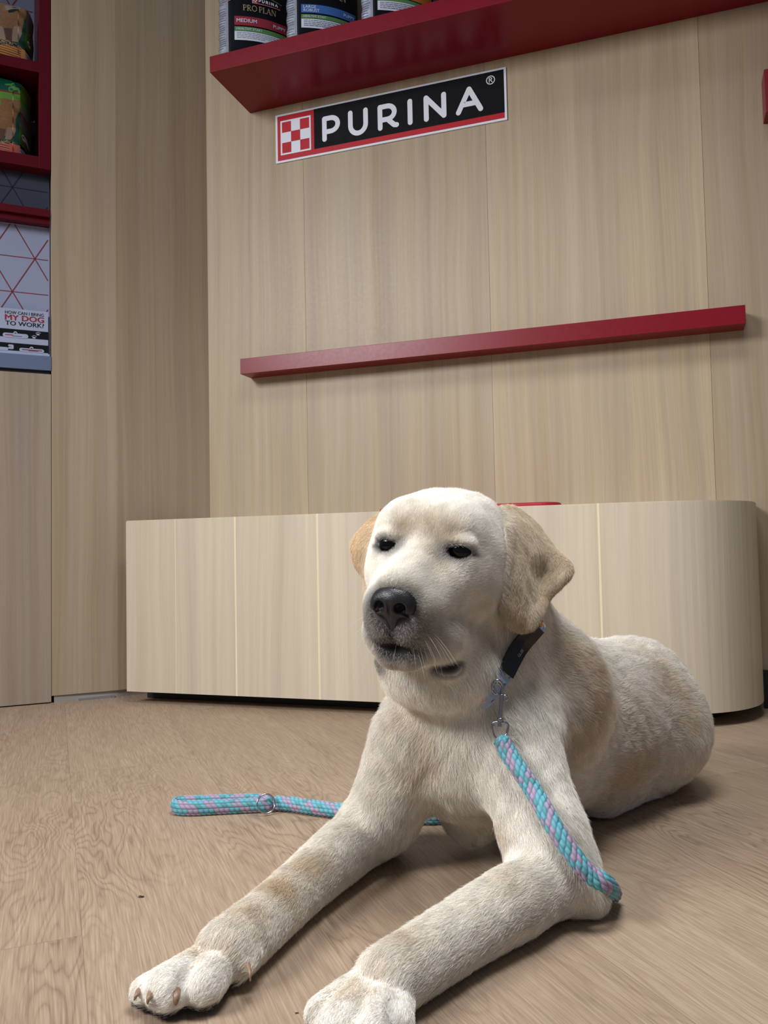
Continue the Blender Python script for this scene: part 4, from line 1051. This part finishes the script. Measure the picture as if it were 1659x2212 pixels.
# --- nose leather and eyes
nm = mat('nose_leather', srgb(26, 25, 29), .38, spec=.5); t = NT(nm)
tc = t.n('ShaderNodeTexCoord').outputs['Object']
vo = t.n('ShaderNodeTexVoronoi', iVector=tc, iScale=900.0); bmp = t.n('ShaderNodeBump', iStrength=.35, iDistance=.0006, iHeight=vo.outputs['Distance']); t.link(bmp.outputs[0], 'Normal')
nV, nF = nf.mesh(); put('nose', mesh_np('nose', nV, nF), nm, dog, smooth=True, label='black nose')
em = mat('dog_eye', srgb(5, 4, 4), .05, spec=.3, coat=.1)
for ex, ys_ in EYE:
    bm = bmesh.new(); bmesh.ops.create_uvsphere(bm, u_segments=32, v_segments=16, radius=.0125 * HS)
    m_ = bpy.data.meshes.new('eye'); bm.to_mesh(m_); bm.free()
    o = put('eye', m_, em, dog, smooth=True); o.location = H(ex * .985, ys_ - .0112, EZ - .0005)
# --- claws
cm = mat('claw_horn', srgb(142, 112, 92), .4)
def claw(p0, p1, p2, r):
    P = catmull([p0, p1, p2], .001); n = len(P); tube_obj('claw', P, np.linspace(r, r * .25, n) , cm, dog, 10)
def claw_at(px, py, dx, dy, r):
    h = fld.hit(px, py); g = fld.grad(h)[0]; y = h[1] - .001
    claw(h - g * .002, Q(px + dx * .5, py + dy * .55, y - .006), Q(px + dx, py + dy, y - .004), r)
claw_at(298, 2140, -8, 20, .0030); claw_at(322, 2146, -3, 22, .0034); claw_at(383, 2140, -3, 30, .0046)
claw(Q(535, 2084, .775), Q(540, 2102, .764), Q(541, 2120, .762), .0024)
# --- the coat itself
def make_fur(n_total):
    tri = np.vstack([Fq[:, [0, 1, 2]], Fq[:, [0, 2, 3]]])
    a, b, c = V[tri[:, 0]], V[tri[:, 1]], V[tri[:, 2]]
    ar = np.linalg.norm(np.cross(b - a, c - a), axis=1) / 2
    cen = (a + b + c) / 3; nn = nrm[tri].mean(1)
    w = ar.copy(); hd = REG['head'][tri].mean(1); er = REG['ear'][tri].mean(1)
    w *= 1 + 2.4 * hd + 1.5 * er
    tocam = np.array([0, 0, CAM_Z]) - cen; tocam /= np.linalg.norm(tocam, axis=1)[:, None]
    fc = (nn * tocam).sum(1); w *= np.clip(.35 + 1.1 * (fc + .25), .12, 1.0)      # thinner on the side nobody sees
    w[cen[:, 2] < .0035] = 0
    # bare skin: eyes, nose, mouth
    hh = toH(cen); bare = np.zeros(len(cen), bool)
    for ex, ys_ in EYE: bare |= ((((hh - np.array([ex, ys_, EZ])) / np.array([.0122, .016, .0080])) ** 2).sum(1) < 1)
    bare |= ((((hh - np.array([0, .107, -.036])) / np.array([.0215, .016, .0175])) ** 2).sum(1) < 1)
    bare |= ((((hh - np.array([0, .110, -.0770])) / np.array([.0185, .022, .0062])) ** 2).sum(1) < 1)
    bare |= (((cen - LIP - np.array([.002, 0, -.002])) / np.array([.0150, .012, .0080])) ** 2).sum(1) < 1
    for s in (-1,): bare |= ((((hh - np.array([s * .038, .027, -.115])) / np.array([.009, .014, .006])) ** 2).sum(1) < 1)
    w[bare] = 0
    w /= w.sum()
    t = rng.choice(len(tri), n_total, p=w); u = rng.random((n_total, 2)); k = u.sum(1) > 1; u[k] = 1 - u[k]
    bc = np.stack([1 - u.sum(1), u[:, 0], u[:, 1]], -1)
    T = tri[t]
    I = lambda A: (A[T] * (bc[..., None] if A.ndim == 2 else bc)).sum(1)
    p, n, f, cc = I(V), I(nrm), I(FLOW), I(col)
    reg = {q: I(REG[q]) for q in REG}
    n /= np.linalg.norm(n, axis=1)[:, None]
    hp = toH(p)
    # length
    L = .0135 * reg['body'] + .0170 * reg['chest'] + .0105 * reg['leg'] + .0055 * reg['paw'] + .0050 * reg['head'] + .0068 * reg['ear']
    muz = np.clip((hp[:, 1] - .03) / .05, 0, 1) * reg['head']; L *= 1 - .28 * muz
    L += reg['head'] * .006 * np.clip((-hp[:, 1] - .02) / .05, 0, 1)
    L *= rng.uniform(.7, 1.25, n_total)
    # swirls and locks: slow turning of the lie of the coat
    def wob(P, s, ph): return np.sin(P[:, 0] * s + ph + 2.1 * np.sin(P[:, 1] * s * .7 + ph)) * np.sin(P[:, 2] * s * .9 + 1.3 * ph + 1.7 * np.sin(P[:, 0] * s * .6))
    ang = (.30 * wob(p, 38, .4) + .20 * wob(p, 95, 1.9) + .16 * wob(p, 240, .7)) * (1 - .5 * reg['head'] - .45 * reg['leg']) + rng.normal(0, .10, n_total)
    ft = f - n * (f * n).sum(1)[:, None]; ln = np.linalg.norm(ft, axis=1)
    alt = np.cross(n, [0.3, .5, .8]); ft = np.where(ln[:, None] > .05, ft, alt); ft /= np.linalg.norm(ft, axis=1)[:, None]
    side = np.cross(n, ft); d = ft * np.cos(ang)[:, None] + side * np.sin(ang)[:, None]
    lift = np.clip(.34 + .14 * wob(p, 140, 2.6) * (1 - .5 * reg['leg']) + rng.normal(0, .08, n_total), .08, .9)
    lift = lift + .22 * reg['head'] + .12 * muz + .10 * reg['chest']
    s = np.array([0, .33, .66, 1.0])
    bendv = side * rng.normal(0, .12, n_total)[:, None]
    pts = p[:, None] - n[:, None] * .0003 + L[:, None, None] * (s[None, :, None] * np.cos(lift)[:, None, None] * d[:, None]
        + (s[None, :, None] * np.sin(lift)[:, None, None] - (.16 - .08 * reg['head'])[:, None, None] * (s ** 2)[None, :, None]) * n[:, None] + (s ** 2)[None, :, None] * bendv[:, None])
    pts[..., 2] = np.maximum(pts[..., 2], .0006)
    r0 = (.000105 * (1 - reg['head']) + .000075 * reg['head']) * rng.uniform(.8, 1.25, n_total)
    rad = r0[:, None] * np.array([1.0, .95, .7, .25])[None]
    val = rng.normal(1, .075, n_total) * (1 + .07 * wob(p, 170, 3.3))
    hc = cc * np.clip(val, .7, 1.2)[:, None]
    warm = rng.random(n_total) < .13; hc[warm] = hc[warm] * np.array([.92, .82, .66])
    # salt and pepper hair over the dark skin of the muzzle
    dark = cc.mean(1) < .45; pep = dark & (rng.random(n_total) < .26); hc[pep] = np.array([.62, .60, .56])
    # whiskers
    wm = []
    for sgn in (-1, 1):
        for i in range(16):
            q = H(sgn * rng.uniform(.012, .034), rng.uniform(.060, .104), rng.uniform(-.080, -.056)); g = fld.grad(q)[0]
            for _ in range(12): q = q - g * float(fld.at(q)[0]); g = fld.grad(q)[0]
            wm.append((q, g))
    wp, wr, wc = [], [], []
    for q, g in wm:
        d0 = g * .8 + HR @ np.array([0, -.35, -.45]); d0 /= np.linalg.norm(d0); Lw = rng.uniform(.014, .038); ss = s[:, None]
        wp.append(q + Lw * (ss * d0 + ss ** 2 * np.array([0, 0, -.28]))); wr.append([.00013, .00012, .00009, .00003]); wc.append([.75, .73, .70])
    pts = np.concatenate([pts, np.array(wp)]); rad = np.concatenate([rad, np.array(wr)]); hc = np.concatenate([hc, np.array(wc)])
    N = len(pts)
    cu = bpy.data.hair_curves.new('fur'); cu.add_curves([4] * N)
    cu.attributes['position'].data.foreach_set('vector', pts.astype(np.float32).ravel())
    ra = cu.attributes.get('radius') or cu.attributes.new('radius', 'FLOAT', 'POINT'); ra.data.foreach_set('value', rad.astype(np.float32).ravel())
    ta = cu.attributes.new('tint', 'FLOAT_COLOR', 'CURVE'); c4 = np.ones((N, 4), np.float32); c4[:, :3] = hc; ta.data.foreach_set('color', c4.ravel())
    fm = attr_mat('dog_fur', rough=.58, spec=.22)
    cu.materials.append(fm)
    o = bpy.data.objects.new('fur', cu); COL.objects.link(o); o.parent = dog; o['kind'] = 'stuff'
    return o
make_fur(850000)
# ================================================================== COLLAR, CLIP, LEASH
def braid(name, P, rx, ry, mat_, ncol=11, pitch=.0078, up=None, parent=None, **kw):
    """a plaited cord: rows of little tufts set in slanting columns, slightly flattened"""
    P = np.asarray(P, float); n = len(P)
    T = np.gradient(P, axis=0); T /= np.linalg.norm(T, axis=1)[:, None]
    upv = np.array([0, 0, 1.0]) if up is None else up
    upv = np.broadcast_to(upv, P.shape); N = upv - T * (upv * T).sum(1)[:, None]; N /= np.linalg.norm(N, axis=1)[:, None]; B = np.cross(T, N)
    sv = np.concatenate([[0], np.cumsum(np.linalg.norm(np.diff(P, axis=0), axis=1))])
    m = 80; u = np.arange(m) / m; U, S_ = np.meshgrid(u, sv)
    c = U * ncol; ci = np.floor(c); du = c - ci - .5
    lean = np.where(ci % 2 == 0, .62, .30)
    ph = S_ / pitch + lean * du + .5 * (ci % 2); k = np.floor(ph); dv = ph - k - .5
    hgt = np.clip(1 - (np.abs(du) * 1.9) ** 2.4, 0, 1) ** .6 * np.clip(1 - (np.abs(dv) * 1.95) ** 2.6, 0, 1) ** .6
    r = 1 + .20 * (hgt - .7)
    ends = np.clip(np.minimum(sv, sv[-1] - sv) / .006, 0, 1) ** .5; r = r * (.15 + .85 * ends)[:, None]
    th = U * 2 * np.pi
    V_ = P[:, None] + (np.cos(th) * r * rx)[..., None] * B[:, None] + (np.sin(th) * r * ry)[..., None] * N[:, None]
    i, j = np.meshgrid(np.arange(n - 1), np.arange(m), indexing='ij'); j2 = (j + 1) % m
    F_ = np.stack([i * m + j, i * m + j2, (i + 1) * m + j2, (i + 1) * m + j], -1).reshape(-1, 4)
    me = mesh_np(name, V_.reshape(-1, 3), F_)
    h = (k * 7 + ci * 3).astype(int); pat = ((k + ci).astype(int) % 5)
    lil = (pat < 2) ^ ((h % 13) == 0)
    tq, tq2, lv = np.array(srgb(106, 172, 186)[:3]), np.array(srgb(92, 152, 156)[:3]), np.array(srgb(166, 150, 174)[:3])
    cc = np.where(lil[..., None], lv, np.where(((h % 5) == 0)[..., None], tq2, tq))
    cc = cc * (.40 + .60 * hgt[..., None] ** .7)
    set_col(me, cc.reshape(-1, 3))
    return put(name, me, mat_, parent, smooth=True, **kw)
m_rope = attr_mat('cord_turquoise_lilac', rough=.75, spec=.2)
m_steel = mat('clip_steel', srgb(170, 172, 178), .2, metal=1)
def above(px, py, off):
    h = fld.hit(px, py); g = fld.grad(h)[0]; return h + g * off
leash = empty('leash', tuple(FL(650, 1755)), label='turquoise and lilac braided dog leash clipped to the collar and lying on the floor', cat='leash')
leash.location = (0, 0, 0)
RR = .0102
coat = .007
pts = [above(1082, 1592, coat + .007), above(1098, 1625, coat + .007), above(1122, 1665, coat + .008), above(1152, 1716, coat + .007), above(1183, 1775, coat + .007), above(1215, 1835, coat + .007), above(1250, 1885, coat + .008)]
e1 = above(1285, 1908, coat + .010); e2 = FR(1328, 1930, .0105)
pts += [e1, e2]
pts_c = catmull(pts, .0007)
# first length: clip to elbow, then tucked under the dog and out behind the far foreleg
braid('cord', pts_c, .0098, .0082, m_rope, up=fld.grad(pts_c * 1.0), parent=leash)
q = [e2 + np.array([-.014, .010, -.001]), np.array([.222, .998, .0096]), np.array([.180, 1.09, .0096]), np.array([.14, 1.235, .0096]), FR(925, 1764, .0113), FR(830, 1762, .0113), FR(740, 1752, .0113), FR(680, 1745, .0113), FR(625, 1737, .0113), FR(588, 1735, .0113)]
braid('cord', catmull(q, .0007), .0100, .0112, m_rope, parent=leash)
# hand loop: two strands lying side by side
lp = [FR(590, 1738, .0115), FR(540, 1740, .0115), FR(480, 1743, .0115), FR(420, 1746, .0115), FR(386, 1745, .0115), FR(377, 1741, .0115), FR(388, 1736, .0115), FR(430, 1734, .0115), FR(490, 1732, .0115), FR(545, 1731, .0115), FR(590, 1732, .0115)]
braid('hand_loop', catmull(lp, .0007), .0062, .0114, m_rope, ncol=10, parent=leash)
# ring threaded on the loop
rc = FR(575, 1736, .0170); ax_ = np.array([.92, -.35, .12]); ax_ /= np.linalg.norm(ax_); bx = np.cross(ax_, [0, 0, 1.0]); bx /= np.linalg.norm(bx); cx2 = np.cross(bx, ax_)
ax_t = np.array([.35, -.85, .38]); ax_t /= np.linalg.norm(ax_t); bx = np.cross(ax_t, [0, 0, 1.0]); bx /= np.linalg.norm(bx); cx2 = np.cross(bx, ax_t)
rg = [rc + .0140 * (math.cos(a_) * bx + math.sin(a_) * cx2) for a_ in np.linspace(0, 2 * np.pi, 48, endpoint=False)]
tube_obj('ring', rg, .0013, m_steel, leash, 10, closed=True)
# frayed ends
fr = []
# ---- snap hook
hook_top = above(1076, 1472, coat + .003); hook_b = above(1083, 1560, coat + .006)
top = hook_top; yb = hook_b[1]
def at(px, py, t=None):
    # a point on the plane through the clip
    tt = (py - 1472) / (1590 - 1472); yy = hook_top[1] * (1 - tt) + above(1082, 1592, coat + .006)[1] * tt - .003 - .011 * (1 - tt)
    return Q(px, py, yy)
clip = empty('snap_clip'); clip.parent = leash
def rod(name, pts, r, nseg=14, **kw): return tube_obj(name, catmull(np.array(pts), .0006), r, m_steel, clip, nseg, **kw)
rod('barrel', [at(1084, 1500), at(1083.5, 1525), at(1081, 1556)], .0027)
rod('hook', [at(1066, 1489), at(1065, 1480), at(1069, 1471.5), at(1077, 1470), at(1083, 1475), at(1085.5, 1484), at(1085, 1500)], .0018)
rod('collar_of_barrel', [at(1081, 1551), at(1081, 1557)], .0040)
rod('thumb_lever', [at(1086, 1503), at(1093, 1503), at(1096, 1506), at(1095.5, 1511), at(1092, 1513)], .0014)
rod('swivel', [at(1079.5, 1557), at(1079.5, 1570)], .0024)
eye_ = [at(1064, 1562), at(1080, 1560), at(1096, 1564), at(1096.5, 1580), at(1090, 1592), at(1079, 1598), at(1068, 1591), at(1063.5, 1578)]
rod('swivel_eye', eye_ + [eye_[0]], .0016)
dr = [at(1064 + 10 * (1 + math.cos(a_)), 1489 + 12 * math.sin(a_)) + np.array([0, .003, 0]) for a_ in np.linspace(0, 2 * np.pi, 28, endpoint=False)]
# ---- collar: a band snug round the neck
collar = empty('dog_collar', label='grey blue patterned dog collar with black plastic buckle round the neck', cat='dog collar')
cpx = [(1062, 1481), (1078, 1466), (1100, 1447), (1120, 1424), (1138, 1398), (1150, 1370), (1158, 1350)]
cp = [above(x, y, .006) for x, y in cpx]
cp = [np.array([c[0], c[1], c[2]]) for c in cp]
def snug(p, off=.006):
    p = np.array(p, float)
    for _ in range(25):
        g = fld.grad(p)[0]; p = p - g * (float(fld.at(p)[0]) - off) * .8
    return p
ctr = np.mean([cp[0], cp[-1]], 0)
cen = (Q(1030, 1400, 1.095) + Q(1045, 1420, 1.10)) / 2
axn = np.cross(cp[0] - cen, cp[-1] - cen); axn /= np.linalg.norm(axn)
r0v = cp[0] - cen; r0v -= axn * (r0v @ axn); R_c = np.linalg.norm(r0v); r0v /= R_c; r1v = np.cross(axn, r0v)
loopP = []
ve_ = cp[-1] - cen; A_END = math.atan2(ve_ @ r1v, ve_ @ r0v); A_END = abs(A_END)
if (ve_ @ r1v) < 0: r1v = -r1v
for a_ in np.linspace(0, 2 * np.pi, 72, endpoint=False):
    p = cen + (math.cos(a_) * r0v + math.sin(a_) * r1v) * .16
    # walk inwards until the coat is met
    dirv = (cen - p) / np.linalg.norm(cen - p)
    ang_ = a_ if a_ < np.pi else a_ - 2 * np.pi
    deep = .0065 - .013 * min(1, max(0, (-ang_ - .10) / .25, (ang_ - A_END) / .35))
    for _ in range(400):
        if float(fld.at(p)[0]) < deep: break
        p = p + dirv * .0005
    loopP.append(p)
loopP = np.array(loopP)
for _ in range(3): loopP = .5 * loopP + .25 * (np.roll(loopP, 1, 0) + np.roll(loopP, -1, 0))
def strap(name, P, w, th, m_, closed=True, parent=None, shift=0.0, **kw):
    P = np.asarray(P); n = len(P); V_, F_ = [], []
    for i in range(n):
        out = P[i] - cen; out -= axn * (out @ axn); out /= np.linalg.norm(out)
        for a_, b_ in ((-w / 2, 0), (-w / 2, th), (0, th * 1.25), (w / 2, th), (w / 2, 0)): V_.append(P[i] + axn * (a_ + shift) + out * b_)
    m = 5
    for i in range(n if closed else n - 1):
        for j in range(m): F_.append((i * m + j, ((i + 1) % n) * m + j, ((i + 1) % n) * m + (j + 1) % m, i * m + (j + 1) % m))
    if not closed: F_.append(tuple(range(m))); F_.append(tuple((n - 1) * m + j for j in range(m))[::-1])
    me = bpy.data.meshes.new(name); me.from_pydata([tuple(v) for v in V_], [], F_); me.update()
    o = put(name, me, m_, parent, smooth=False, **kw); return o
m_web = mat('collar_fabric', srgb(150, 166, 190), .8); t = NT(m_web)
tc = t.n('ShaderNodeTexCoord').outputs['Object']; vo = t.n('ShaderNodeTexVoronoi', iVector=tc, iScale=140.0)
cc = t.ramp(t.n('ShaderNodeSeparateColor', iColor=vo.outputs['Color']).outputs[0], [(0, srgb(196, 160, 84)), (.18, srgb(168, 30, 52)), (.3, srgb(70, 92, 150)), (.42, srgb(206, 206, 200)), (.6, srgb(150, 166, 190))])
t.link(cc, 'Base Color')
m_band = mat('collar_lining', srgb(158, 176, 204), .8)
strap('lining', loopP, .020, .0016, m_band, parent=collar)
strap('webbing', loopP + 0, .0145, .0032, m_web, parent=collar)
# buckle on the side that faces the viewer
dists = [np.linalg.norm(p - cp[3]) for p in loopP]; ib = int(np.argmin(dists))
m_buckle = mat('buckle_black', srgb(14, 14, 20), .3, spec=.5)
seg = np.array([loopP[(ib + k) % 72] for k in range(-3, 4)]); seg = catmull(seg, .002)
strap('buckle', seg, .0205, .0065, m_buckle, closed=False, parent=collar)
# small pale lettering moulded into the buckle
mid = loopP[ib]; tan = loopP[(ib + 1) % 72] - loopP[(ib - 1) % 72]; tan /= np.linalg.norm(tan)
if tan[2] < 0: tan = -tan
outv = mid - cen; outv -= axn * (outv @ axn); outv /= np.linalg.norm(outv); upv_ = np.cross(outv, tan) * 1.0
me = text_mesh('GLEE', h=.0034, bold=.02, x=-.006, z=0); lo = put('lettering', me, mat('buckle_print', srgb(150, 150, 150), .5), bpy.data.objects['buckle'])
Mx = Matrix(((tan[0], -outv[0], upv_[0], 0), (tan[1], -outv[1], upv_[1], 0), (tan[2], -outv[2], upv_[2], 0), (0, 0, 0, 1)))
Mx.translation = Vector(mid + outv * .0086 - upv_ * .0045); lo.matrix_world = Mx
tube_obj('collar_ring', dr, .0011, m_steel, collar, 8, closed=True)
